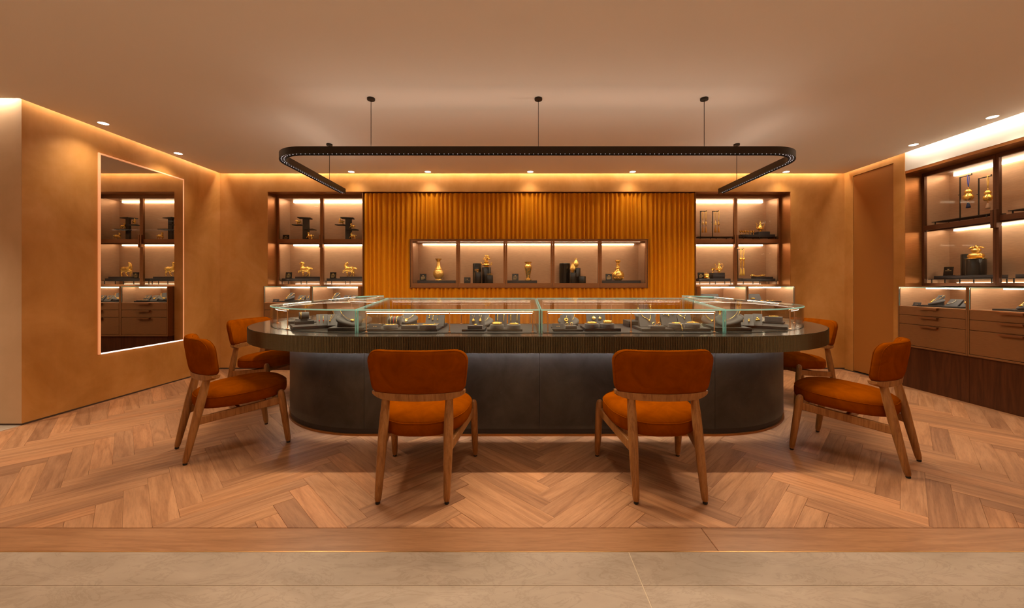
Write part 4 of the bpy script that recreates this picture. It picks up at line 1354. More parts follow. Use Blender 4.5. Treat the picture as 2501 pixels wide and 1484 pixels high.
def horse(label, p, L=0.15, pose=0, rz=0.0, mirror=1):
    # striding figurine, head to -x; one remeshed body
    b = MB(); k = L / 0.15
    V = lambda *c: [Vector((mirror * x * k, y * k, z * k)) for x, y, z in c]
    R = lambda *r: [q * k for q in r]
    b.tube(V((-0.045, 0, 0.088), (-0.030, 0, 0.084), (0.0, 0, 0.080), (0.030, 0, 0.084), (0.046, 0, 0.082)), R(0.018, 0.030, 0.028, 0.029, 0.016), 12)
    if pose == 1: neck = V((-0.030, 0, 0.092), (-0.042, 0, 0.115), (-0.034, 0, 0.138), (-0.026, 0, 0.146)); head = V((-0.022, 0, 0.146), (-0.038, 0, 0.140), (-0.050, 0, 0.122), (-0.053, 0, 0.114))
    elif pose == 2: neck = V((-0.032, 0, 0.090), (-0.052, 0, 0.100), (-0.062, 0, 0.104)); head = V((-0.058, 0, 0.106), (-0.072, 0, 0.092), (-0.080, 0, 0.080))
    else: neck = V((-0.030, 0, 0.092), (-0.034, 0, 0.115), (-0.028, 0, 0.135), (-0.024, 0, 0.146)); head = V((-0.020, 0, 0.146), (-0.040, 0, 0.150), (-0.056, 0, 0.143), (-0.062, 0, 0.138))
    b.tube(neck, R(0.022, 0.017, 0.013, 0.011)[:len(neck)], 10); b.tube(head, R(0.011, 0.0115, 0.008, 0.006)[:len(head)], 10)
    for s in (-1, 1): b.tube([head[0] + Vector((0, s * 0.004 * k, 0.006 * k)), head[0] + Vector((0.002 * k * mirror, s * 0.006 * k, 0.016 * k))], R(0.003, 0.001), 6)
    for i, q in enumerate(neck[:-1]):
        for u in (0.2, 0.6): b.ball(q.lerp(neck[i + 1], u) + Vector((mirror * 0.012 * k, 0, 0.003 * k)), 0.0058 * k, 8, 6)
    yl = 0.010
    legs = [V((-0.034, -yl, 0.075), (-0.050, -yl, 0.066), (-0.066, -yl, 0.062), (-0.066, -yl, 0.046), (-0.063, -yl, 0.040)) if pose != 2 else V((-0.034, -yl, 0.075), (-0.036, -yl, 0.045), (-0.034, -yl, 0.022), (-0.034, -yl, 0.003), (-0.038, -yl, 0.002)),
            V((-0.030, yl, 0.072), (-0.032, yl, 0.045), (-0.028, yl, 0.022), (-0.030, yl, 0.005), (-0.034, yl, 0.003)),
            V((0.036, -yl, 0.078), (0.044, -yl, 0.052), (0.052, -yl, 0.038), (0.047, -yl, 0.014), (0.044, -yl, 0.003)),
            V((0.030, yl, 0.075), (0.020, yl, 0.050), (0.024, yl, 0.036), (0.006, yl, 0.012), (0.000, yl, 0.003))]
    for l in legs: b.tube(l, R(0.016, 0.0095, 0.0062, 0.0052, 0.0065), 8)
    b.tube(V((0.044, 0, 0.092), (0.060, 0, 0.094), (0.074, 0, 0.086), (0.080, 0, 0.078)), R(0.006, 0.008, 0.0065, 0.002), 8)
    o = one(b, 'horse_figurine', 'gold', label, 'figurine', p, rz, 'gold horse figurines', smooth=True)
    md = o.modifiers.new('skin', 'REMESH'); md.mode = 'VOXEL'; md.voxel_size = 0.0026 * k; md.use_smooth_shade = True
    return o

def frame_hanger(label, p, h, arm=0.05, rz=0.0):
    t = thing('hanging_frame', label, 'stand', p, rz, 'black frames with hanging ornaments')
    b = MB(); b.box(-0.004, 0.004, -0.004, 0.004, 0, h); b.build('upright', 'track_black', t)
    b = MB(); b.box(-0.004, arm, -0.004, 0.004, h - 0.008, h); b.box(arm - 0.006, arm, -0.004, 0.004, h, h + 0.012); b.build('arm', 'track_black', t)
    b = MB(); b.box(-0.02, 0.06, -0.03, 0.03, 0, 0.004); b.build('foot', 'track_black', t)
    b = MB(); b.tube([(-0.004, 0, h * 0.58), (-0.014, 0, h * 0.58)], 0.0022, 6); b.ball((-0.015, 0, h * 0.58), 0.0038, 8, 6); b.build('thumb_screw', 'track_black', t)
    return t

def tassel_pendant(label, p, cord, body, tassel, w, cm='gold_thread', tm='amber_thread', shape=0, tw=0.0135):
    # p: hanging point; lengths downwards
    t = thing('tassel_pendant', label, 'pendant', p, 0, 'hanging tassel pendants')
    b = MB(); b.tube([(-0.002, 0.001, 0), (-0.009, 0.0, -cord * 0.25), (-0.006, 0, -cord * 0.7), (0, 0, -cord)], 0.0032, 6)
    b.tube([(0.002, -0.001, 0), (0.010, 0.0, -cord * 0.2), (0.006, 0, -cord * 0.65), (0, 0, -cord)], 0.0032, 6)
    b.build('cord', cm, t, smooth=True)
    b = MB(); b.ball((0, 0, -cord - 0.004), (0.005, 0.005, 0.004)); b.ball((0, 0, -cord - 0.012), (0.0065, 0.0065, 0.005))
    b.ball((0, 0, -cord - 0.022 - body - 0.006), (0.0055, 0.0055, 0.005))
    b.tube([(0, 0, -cord), (0, 0, -cord - body - 0.03)], 0.0012, 6)
    b.build('beads', 'gold', t, smooth=True)
    b = MB(); z0 = -cord - 0.018 - body
    if shape == 0: prof = [(0.1, 0), (0.6, 0.1), (0.95, 0.35), (1, 0.6), (0.6, 0.9), (0.15, 1)]
    elif shape == 1: prof = [(0.15, 0), (1, 0.04), (0.95, 0.2), (0.72, 0.6), (0.5, 0.85), (0.1, 1)]
    elif shape == 2: prof = [(0.1, 0), (0.7, 0.06), (1.0, 0.25), (0.95, 0.42), (0.55, 0.56), (0.62, 0.66), (0.75, 0.76), (0.5, 0.9), (0.08, 1)]
    else: prof = [(0.2, 0), (0.45, 0.1), (0.35, 0.2), (0.5, 0.4), (0.5, 0.6), (0.4, 0.68), (0.85, 0.75), (1, 0.85), (0.7, 0.95), (0.15, 1)]
    b.lathe([(r * w / 2, z * body) for r, z in prof], 20, (0, 0, z0)); b.build('charm', 'gold_relief' if shape in (0, 1) else 'gold', t, smooth=True, angle=60)
    b = MB(); z1 = z0 - 0.014 - tassel
    b.lathe([(tw, 0), (tw * 0.86, tassel * 0.3), (tw * 0.55, tassel * 0.75), (tw * 0.45, tassel * 0.93), (0.001, tassel)], 22, (0, 0, z1), flute=11, amp=0.07)
    b.build('tassel', tm, t, smooth=True)
    return t

# ------------------------------------------------------------------ left wall cabinet: horses
CYU = 5.63                                   # depth line of goods in the back cabinets
def stand(label, p):
    t = thing('display_stand', label, 'stand', p, 0, 'black stepped stands')
    Mz = Matrix.Rotation(0.35, 4, 'Z')
    b = MB(); b.box(-0.030, 0.058, -0.012, 0.012, 0, 0.315, M=Mz); b.build('column', 'stand_brown', t)
    b = MB(); b.box(-0.085, 0.085, -0.060, 0.060, 0.315, 0.327, M=Matrix.Rotation(0.25, 4, 'Z')); b.build('top_plate', 'stand_brown', t)
    b = MB(); b.box(-0.155, -0.018, -0.065, 0.045, 0.215, 0.225); b.build('step', 'stand_brown', t)
    b = MB(); b.box(0.0, 0.145, -0.065, 0.045, 0.150, 0.160); b.build('step', 'stand_brown', t)
    return t
ZS, ZB0 = 1.7835, 1.1465                     # shelf top, cabinet floor
for k, off in ((0, 0.0), (1, 103.9)):
    q = W(745 + off, 584, CYU)
    side = ('left', 'right')[k]
    stand(f'black stepped stand behind the {side} door of the horse cabinet', (q.x, CYU, ZS))
    hx = q.x
    horse(f'tiny gold horse on the {side} stepped stand, upper step at its left', (hx - 0.085, CYU - 0.01, ZS + 0.2245), 0.085, 2 if k == 0 else 1, 0.5)
    if k == 1: horse('tiny gold horse on the right stepped stand, lower step at its right', (hx + 0.075, CYU - 0.01, ZS + 0.1595), 0.085, 0, -0.1)
    horse(f'small gold horse on the shelf under the {side} stepped stand', (hx + 0.105, CYU - 0.06, ZS), 0.105, 1 if k else 0, -0.1)
    px = 700 + 108 * k
    platform(f'low platform under the {side} gold stallion of the horse cabinet', (W(742.5 + 107 * k, 694, CYU).x, CYU, ZB0), 0.60, 0.17, 0.055)
    z1 = ZB0 + 0.0555
    tr = W(741 + 108 * k, 684, CYU)
    tray(f'long black tray on the platform under the {side} gold stallion', (tr.x, CYU, z1), 0.535, 0.15, 0.033, 'riser_plum', group='black trays in the horse cabinet')
    tray(f'thin black plinth directly under the {side} gold stallion', (W(748 + 108 * k, 680, CYU).x + 0.035, CYU, z1 + 0.0335), 0.33, 0.11, 0.024, 'riser_plum', group='black trays in the horse cabinet')
    placard(f'black name card beside the {side} gold stallion', (W(706 + 108 * k, 680, CYU - 0.07).x, CYU - 0.085, z1 + 0.0002 + 0.0335), 0.088, 0.088, lines=3 )
    horse(f'gold stallion with raised foreleg behind the {side} door, lower shelf', (W(746 + 108 * k, 670, CYU).x, CYU, z1 + 0.058), 0.20, k, 0.05)
placard('black name card on the upper shelf at the far left of the horse cabinet', (W(702.5, 584, CYU).x, CYU - 0.05, ZS), 0.090, 0.078, lines=3)

# ------------------------------------------------------------------ right wall cabinet: tassels and ewers
X = lambda cx, Y=CYU: W(1690 + cx / 7.067, 694, Y).x
Z = lambda cy, Y=CYU: W(1264, 490 + cy / 7.067, Y).z
platform('low platform under the tassel pendants, upper left of the ewer cabinet', (X(370), CYU, ZS), 0.52, 0.18, 0.046)
for k, cx in enumerate((145, 355)):
    side = ('left', 'right')[k]
    frame_hanger(f'{side} black hanging frame on the upper shelf of the ewer cabinet', (X(cx), CYU, ZS + 0.0465), Z(178) - ZS - 0.0465, 0.088)
for k, (cx, sh, ln) in enumerate(((182, 0, 'first'), (236, 0, 'second'), (402, 1, 'third'), (456, 2, 'fourth'))):
    tassel_pendant(f'{ln} yellow-corded gold tassel pendant from the left, upper shelf', (X(cx) + 0.004, CYU, Z(176)), 0.135, 0.055, 0.088, 0.034 if k % 2 == 0 else 0.030, shape=sh)
platform('low platform under the row of six gold goblets', (X(1110), CYU, ZS), 0.52, 0.18, 0.046)
tray('long black tray under the six gold goblets', (X(1095), CYU, ZS + 0.0465), 0.475, 0.15, 0.032, 'riser_plum')
z1 = ZS + 0.079
tray('black block under the upper gold ewer', (X(1215), CYU + 0.01, z1), 0.165, 0.11, 0.044, 'riser_plum')
tray('small black block between the goblets and the upper ewer', (X(1080), CYU + 0.055, z1), 0.05, 0.035, 0.036, 'riser_plum')
ewer('gold ewer on the upper shelf beside six goblets', (X(1180), CYU, z1 + 0.0445), 0.165)
for k, (cx, ln) in enumerate(((838, 'first'), (880, 'second'), (922, 'third'), (966, 'fourth'), (1016, 'fifth'), (1060, 'sixth'))):
    goblet(f'{ln} of six gold goblets from the left on the upper shelf', (X(cx, CYU - 0.05), CYU - 0.05, z1), 0.055, 0.034)
platform('low platform under the lower gold ewer', (X(355), CYU, ZB0), 0.50, 0.18, 0.052)
tray('long black tray under the lower ewer and lidded bowl', (X(345), CYU, ZB0 + 0.0525), 0.455, 0.16, 0.033, 'riser_plum')
z1 = ZB0 + 0.086
placard('black name card beside the gold lidded bowl', (X(128), CYU - 0.055, z1), 0.088, 0.086, lines=4)
t = thing('lidded_bowl', 'gold lidded bowl on saucer next to a name card', 'bowl', (X(238), CYU - 0.02, z1))
b = MB(); b.lathe([(0.015, 0), (0.052, 0.006), (0.053, 0.009), (0.02, 0.008)], 24); b.build('saucer', 'gold', t, smooth=True, angle=50)
b = MB(); b.lathe([(0.022, 0.0085), (0.036, 0.022), (0.043, 0.042), (0.045, 0.054)], 24); b.build('bowl', 'gold', t, smooth=True, angle=50)
b = MB(); b.lathe([(0.042, 0.0542), (0.036, 0.064), (0.018, 0.072), (0.008, 0.074), (0.010, 0.080), (0.018, 0.082), (0.016, 0.084)], 24); b.build('lid', 'gold', t, smooth=True, angle=50)
for k in range(3):
    tray(('bottom', 'middle', 'top')[k] + ' black block of the stack under the lower ewer', (X(445), CYU + 0.02, z1 + 0.0285 * k), 0.170 + 0.004 * (k == 1), 0.115, 0.028, 'riser_plum', group='stacked black blocks')
goblet('left gold goblet beside the lower ewer', (X(353), CYU, z1 + 0.0857), 0.066, 0.034)
goblet('right gold goblet beside the lower ewer', (X(392), CYU + 0.035, z1 + 0.0857), 0.066, 0.034)
ewer('gold ewer on a stacked block, lower shelf', (X(470), CYU, z1 + 0.0857), 0.160)
platform('low platform under the large double tassels', (X(1110), CYU, ZB0), 0.53, 0.18, 0.052)
tray('long black tray under the large double tassels', (X(1090), CYU, ZB0 + 0.0525), 0.48, 0.16, 0.033, 'riser_plum')
frame_hanger('black hanging frame for the large double tassels', (X(812), CYU + 0.03, z1), Z(828) - z1, 0.088)
tassel_pendant('left large gold tassel pendant, lower right shelf', (X(862), CYU + 0.026, Z(826)), 0.108, 0.140, 0.108, 0.044, 'gold_thread', 'gold_thread', 3, 0.017)
tassel_pendant('right large gold tassel pendant, lower right shelf', (X(910), CYU + 0.026, Z(826)), 0.108, 0.140, 0.108, 0.044, 'gold_thread', 'gold_thread', 3, 0.017)
tray('thin black plinth under the gold scepter', (X(1210), CYU, z1), 0.25, 0.11, 0.026, 'riser_plum')
b = MB(); b.tube([(-0.085, 0, 0.018), (-0.05, 0, 0.012), (-0.01, 0, 0.007), (0.03, 0, 0.012), (0.06, 0, 0.016)], [0.006, 0.007, 0.009, 0.007, 0.006], 10)
for x, s in ((-0.078, 1.0), (0.066, 1.15)):
    b.ball((x, 0, 0.017), (0.024 * s, 0.018, 0.012)); b.ball((x - 0.022 * s, 0, 0.021), (0.012, 0.012, 0.008)); b.ball((x + 0.022 * s, 0, 0.022), (0.012, 0.012, 0.008)); b.ball((x, 0, 0.027), (0.010, 0.010, 0.007))
one(b, 'ruyi_scepter', 'gold', 'curved gold scepter lying on a black plinth, lower right shelf', 'scepter', (X(1140), CYU, z1 + 0.0265), 0, None, smooth=True)

# ------------------------------------------------------------------ five-window niche
CYN = 5.49
NF = NZ0 + 0.0505
X = lambda cx: W(980 + cx / 7.8156, 694, CYN).x
H = lambda c0, c1: (c1 - c0) / 7.8156 * CYN / F
X5 = lambda cx: W(1300 + cx / 7.8156, 694, CYN).x
tray('black plinth under the bottle vase in the first window of the niche', (X(690), CYN, NF), 0.52, 0.17, 0.046, 'riser_plum', group='black plinths in the niche')
zt = NF + 0.0465
placard('black name card in the first window of the niche', (X(434), CYN - 0.06, zt), 0.090, 0.092, lines=4)
HV = H(545, 958)
lathe_thing('bottle_vase', 'gold bottle vase with flared mouth in the first window', 'vase', (X(710), CYN, zt), scaleprof([(0.55, 0), (0.58, 0.03), (0.5, 0.06), (0.62, 0.10), (0.93, 0.2), (1.0, 0.30), (0.95, 0.40), (0.75, 0.47), (0.62, 0.49), (0.70, 0.505), (0.5, 0.58), (0.36, 0.68), (0.31, 0.80), (0.30, 0.88), (0.36, 0.93), (0.58, 0.985), (0.60, 1.0)], HV, 0.15), 'gold_relief', 32, 'gold vases in the niche')
placard('black name card in the second window of the niche', (X(1268), CYN - 0.05, NF), 0.090, 0.090, lines=1)
sc = CYN / F / 7.8156
drum('tall black drum at the back of the second window', (X(1440), CYN + 0.06, NF), 0.062, H(628, 1020))
drum('black drum under the gold teapot in the second window', (X(1628), CYN + 0.01, NF), 0.062, H(705, 1020))
drum('black drum under the gold teacup in the second window', (X(1470), CYN - 0.075, NF), 0.050, H(805, 1020))
drum('low black drum under the small gold cups in the second window', (X(1693), CYN - 0.095, NF), 0.050, H(862, 1020))
t = thing('teapot', 'gold teapot with blossoming branch lid on a black drum', 'teapot', (X(1625), CYN + 0.01, NF + H(705, 1020)))
b = MB(); b.lathe([(0.028, 0), (0.030, 0.006), (0.024, 0.012), (0.046, 0.026), (0.052, 0.036), (0.044, 0.048), (0.028, 0.058), (0.030, 0.066), (0.038, 0.074), (0.034, 0.078)], 26); b.build('body', 'gold', t, smooth=True, angle=50)
b = MB(); b.tube([(-0.046, 0, 0.032), (-0.062, 0, 0.036), (-0.070, 0, 0.052), (-0.072, 0, 0.064)], [0.009, 0.007, 0.006, 0.009], 10); b.build('spout', 'gold', t, smooth=True)
b = MB(); b.tube([(0.046, 0, 0.030), (0.066, 0, 0.030), (0.076, 0, 0.048), (0.070, 0, 0.064), (0.060, 0, 0.058)], 0.006, 8); b.build('handle', 'gold', t, smooth=True)
b = MB(); rng = random.Random(3)
for k in range(26):
    a = rng.uniform(0, 6.28); z = rng.uniform(0.08, 0.165); r = 0.048 * math.sin(math.pi * min(1, (z - 0.06) / 0.125)) * rng.uniform(0.4, 1.05)
    q = Vector((r * math.cos(a), 0.6 * r * math.sin(a), z)); b.ball(q, (rng.uniform(.008, .013), .008, rng.uniform(.006, .011)), 8, 6, M=Matrix.Rotation(a, 3, 'Y'))
    b.tube([(0, 0, 0.076), q * 0.6 + Vector((0, 0, 0.035)), q], 0.002, 5)
b.build('blossom_lid', 'gold', t, smooth=True)
def cup(label, p, s=1.0):
    t = thing('teacup', label, 'cup', p, 0, 'small gold cups in the niche')
    b = MB(); b.lathe([(r * s, z * s) for r, z in [(0.012, 0), (0.013, 0.004), (0.007, 0.010), (0.018, 0.020), (0.024, 0.034), (0.026, 0.040), (0.023, 0.040), (0.016, 0.024)]], 20); b.build('bowl', 'gold', t, smooth=True, angle=50)
    b = MB(); b.tube([Vector(q) * s for q in ((-0.022, 0, 0.034), (-0.034, 0, 0.036), (-0.036, 0, 0.022), (-0.020, 0, 0.018))], 0.003 * s, 6); b.build('handle', 'gold', t, smooth=True)
cup('gold teacup with handle at the left of the second window', (X(1468), CYN - 0.075, NF + H(805, 1020)), 1.05)
cup('left of two tiny gold cups on the low drum', (X(1672), CYN - 0.085, NF + H(862, 1020)), 0.6)
cup('right of two tiny gold cups on the low drum', (X(1722), CYN - 0.10, NF + H(862, 1020)), 0.6)
tray('black plinth under the slender vase in the middle window', (X(2275), CYN, NF), 0.46, 0.17, 0.046, 'riser_plum', group='black plinths in the niche')
placard('black name card in the middle window of the niche', (X(2177), CYN - 0.06, zt), 0.090, 0.092, lines=3)
HV = H(605, 955)
vt = thing('slender_vase', 'slender gold vase with dark green floral panel in the middle window', 'vase', (X(2422), CYN, zt), 0, 'gold vases in the niche')
pr = scaleprof([(0.88, 0), (0.90, 0.05), (0.5, 0.10), (0.48, 0.13), (0.62, 0.3), (0.85, 0.55), (1.0, 0.70), (0.98, 0.78), (0.72, 0.85), (0.62, 0.89), (0.75, 0.94), (0.98, 0.98), (1.0, 1.0)], HV, 0.105)
b = MB(); b.lathe(pr, 12); b.build('body', 'gold', vt, smooth=True, angle=25)
b = MB(); rng = random.Random(5)
for k in range(24):
    z = HV * rng.uniform(0.2, 0.68); r = 0.0525 * (0.48 + 0.912 * (z / HV - 0.13)) + 0.0005
    a = -math.pi / 2 + rng.uniform(-0.7, 0.7)
    b.ball((r * math.cos(a), r * math.sin(a), z), (0.0042, 0.003, 0.0060), 6, 5)
b.build('floral_inlay', 'green_enamel', vt)
X = X5
drum('tall black drum at the back of the fourth window', (X(630), CYN + 0.06, NF), 0.078, H(625, 1020))
drum('middle black drum under the taller vase in the fourth window', (X(850), CYN + 0.02, NF), 0.055, H(720, 1020))
drum('black drum under the smaller vase in the fourth window', (X(762), CYN - 0.075, NF), 0.052, H(812, 1020))
drum('low empty black drum at the right of the fourth window', (X(928), CYN - 0.07, NF), 0.058, H(878, 1020))
pv = [(0.45, 0), (0.5, 0.04), (0.25, 0.09), (0.6, 0.16), (0.95, 0.3), (1.0, 0.42), (0.8, 0.6), (0.42, 0.78), (0.28, 0.88), (0.36, 0.94), (0.5, 0.985), (0.48, 1.0)]
lathe_thing('bud_vase', 'smaller enamelled gold bud vase in the fourth window, in front', 'vase', (X(757), CYN - 0.075, NF + H(812, 1020)), scaleprof(pv, H(615, 805), 0.079), 'gold_relief', 24, 'gold vases in the niche')
lathe_thing('bud_vase', 'higher gold bud vase in the fourth window, behind', 'vase', (X(838), CYN + 0.02, NF + H(720, 1020)), scaleprof(pv, H(522, 708), 0.078), 'gold_relief', 24, 'gold vases in the niche')
tray('black plinth under the dragon-necked vase in the fifth window', (X(1680), CYN, NF), 0.52, 0.17, 0.046, 'riser_plum', group='black plinths in the niche')
placard('black name card in the fifth window of the niche', (X(1445), CYN - 0.06, zt), 0.090, 0.092, lines=5)
vt = thing('dragon_vase', 'round-bellied gold vase with a coiled creature on its neck, fifth window', 'vase', (X(1635), CYN, zt), 0, 'gold vases in the niche')
HV = H(560, 950)
b = MB(); b.lathe(scaleprof([(0.55, 0), (0.6, 0.02), (0.85, 0.08), (1.0, 0.2), (0.98, 0.3), (0.8, 0.41), (0.45, 0.48), (0.27, 0.55), (0.22, 0.75), (0.26, 0.86), (0.44, 0.93), (0.40, 0.98), (0.1, 1.0)], HV, 0.17), 32); b.build('body', 'gold', vt, smooth=True, angle=60)
b = MB(); pts = []
for k in range(60):
    u = k / 59; a = u * 4.2 * math.pi; z = HV * (0.47 + 0.42 * u); r = 0.032 - 0.012 * u
    pts.append((r * math.cos(a), r * math.sin(a), z))
b.tube(pts, [0.009 - 0.003 * k / 59 for k in range(60)], 8)
rng = random.Random(9)
for k in range(30):
    a = rng.uniform(0, 6.28); z = HV * rng.uniform(0.08, 0.38); r = 0.078 + 0.006 * math.sin(z * 90)
    b.ball((r * math.cos(a), r * math.sin(a), z), (0.011, 0.011, 0.008), 8, 6)
b.build('relief', 'gold', vt, smooth=True)

# ------------------------------------------------------------------ right-wall cabinet goods
XC = 4.78
def RP(px, z): 
    Y = F * XC / (px - PX0); return (XC, Y, z)
RZS, RZB = 1.8115, 1.1585
R90 = -math.pi / 2
def ry(px): return F * XC / (px - PX0)
platform('low platform under the gourd pendants in the right-wall cabinet', (XC, (ry(2288) + ry(2432)) / 2 - 0.02, RZS), 0.54, 0.17, 0.044, R90)
for k, cx in enumerate((490, 625)):
    px = 2180 + cx / 2.969
    py = 260 + (512, 520)[k] / 2.969
    ht = WX(px, py, XC).z
    frame_hanger(('left', 'right')[k] + ' black hanging frame in the right-wall cabinet', (XC, ry(px), RZS + 0.0445), ht - RZS - 0.0445, 0.110, R90)
for k, (cx, cy, cm, tm, lab) in enumerate(((549, 500, 'blue_thread', 'navy_thread', 'gold gourd pendant on a blue cord with navy tassel'), (691, 505, 'gold_thread', 'tan_thread', 'gold gourd pendant on a yellow cord with tan tassel'))):
    px = 2180 + cx / 2.969
    yy = ry(px); zz = WX(px, 260 + cy / 2.969, XC).z + 0.008
    tassel_pendant(lab, (XC, yy, zz), 0.130, 0.128 if k == 0 else 0.115, 0.06, 0.086 if k == 0 else 0.074, cm, tm, 2, 0.018)
platform('low platform across the lower right-wall cabinet, left bay', (XC, (ry(2290) + ry(2462)) / 2 + 0.03, RZB), 0.62, 0.17, 0.052, R90)
tray('long black tray under the gold gourd box in the right-wall cabinet', (XC, (ry(2293) + ry(2462)) / 2 + 0.02, RZB + 0.0525), 0.55, 0.15, 0.034, 'riser_plum', R90)
zr = RZB + 0.087
placard('black name card beside the gold gourd box in the right-wall cabinet', (XC - 0.05, ry(2313) - 0.05, zr), 0.092, 0.098, R90, lines=1)
drum('tall black drum behind the gold gourd box', (XC + 0.05, ry(2362) + 0.02, zr), 0.066, 0.228, group='black drums in the right-wall cabinet')
drum('black drum under the gold gourd box', (XC - 0.02, ry(2384) - 0.015, zr), 0.075, 0.165, group='black drums in the right-wall cabinet')
gt = thing('gourd_box', 'double gold gourd box with leafy top on a black drum', 'ornament', (XC - 0.02, ry(2384) - 0.015, zr + 0.165))
b = MB(); b.lathe([(0.045, 0), (0.078, 0.004), (0.080, 0.007), (0.045, 0.008)], 28); b.build('saucer', 'gold', gt, smooth=True, angle=50)
b = MB(); b.lathe([(0.040, 0.008), (0.056, 0.022), (0.060, 0.038), (0.050, 0.055), (0.026, 0.066), (0.028, 0.074), (0.038, 0.088), (0.034, 0.102), (0.018, 0.114), (0.010, 0.120)], 28, flute=8, amp=0.05); b.build('body', 'gold', gt, smooth=True, angle=60)
b = MB(); b.tube([(0, 0, 0.118), (0, 0, 0.135), (0.003, 0, 0.146)], [0.008, 0.006, 0.003], 8)
for a in range(5):
    an = a * 1.257 + 0.3; b.tube([(0, 0, 0.120), (0.03 * math.cos(an), 0.03 * math.sin(an), 0.126), (0.062 * math.cos(an), 0.062 * math.sin(an), 0.112)], [0.004, 0.009, 0.002], 6)
b.build('leaf_top', 'gold', gt, smooth=True)
platform('low platform in the cut-off bay of the right-wall cabinet, lower shelf', (XC, ry(2460) - 0.33, RZB), 0.5, 0.17, 0.052, R90)
tray('black tray in the cut-off bay of the right-wall cabinet', (XC, ry(2460) - 0.34, RZB + 0.0525), 0.44, 0.15, 0.034, 'riser_plum', R90)
placard('black name card in the cut-off bay of the right-wall cabinet', (XC - 0.05, ry(2488) - 0.135, zr), 0.092, 0.098, R90, lines=2)
platform('low platform in the cut-off bay of the right-wall cabinet, upper shelf', (XC, ry(2470) - 0.26, RZS), 0.44, 0.17, 0.044, R90)

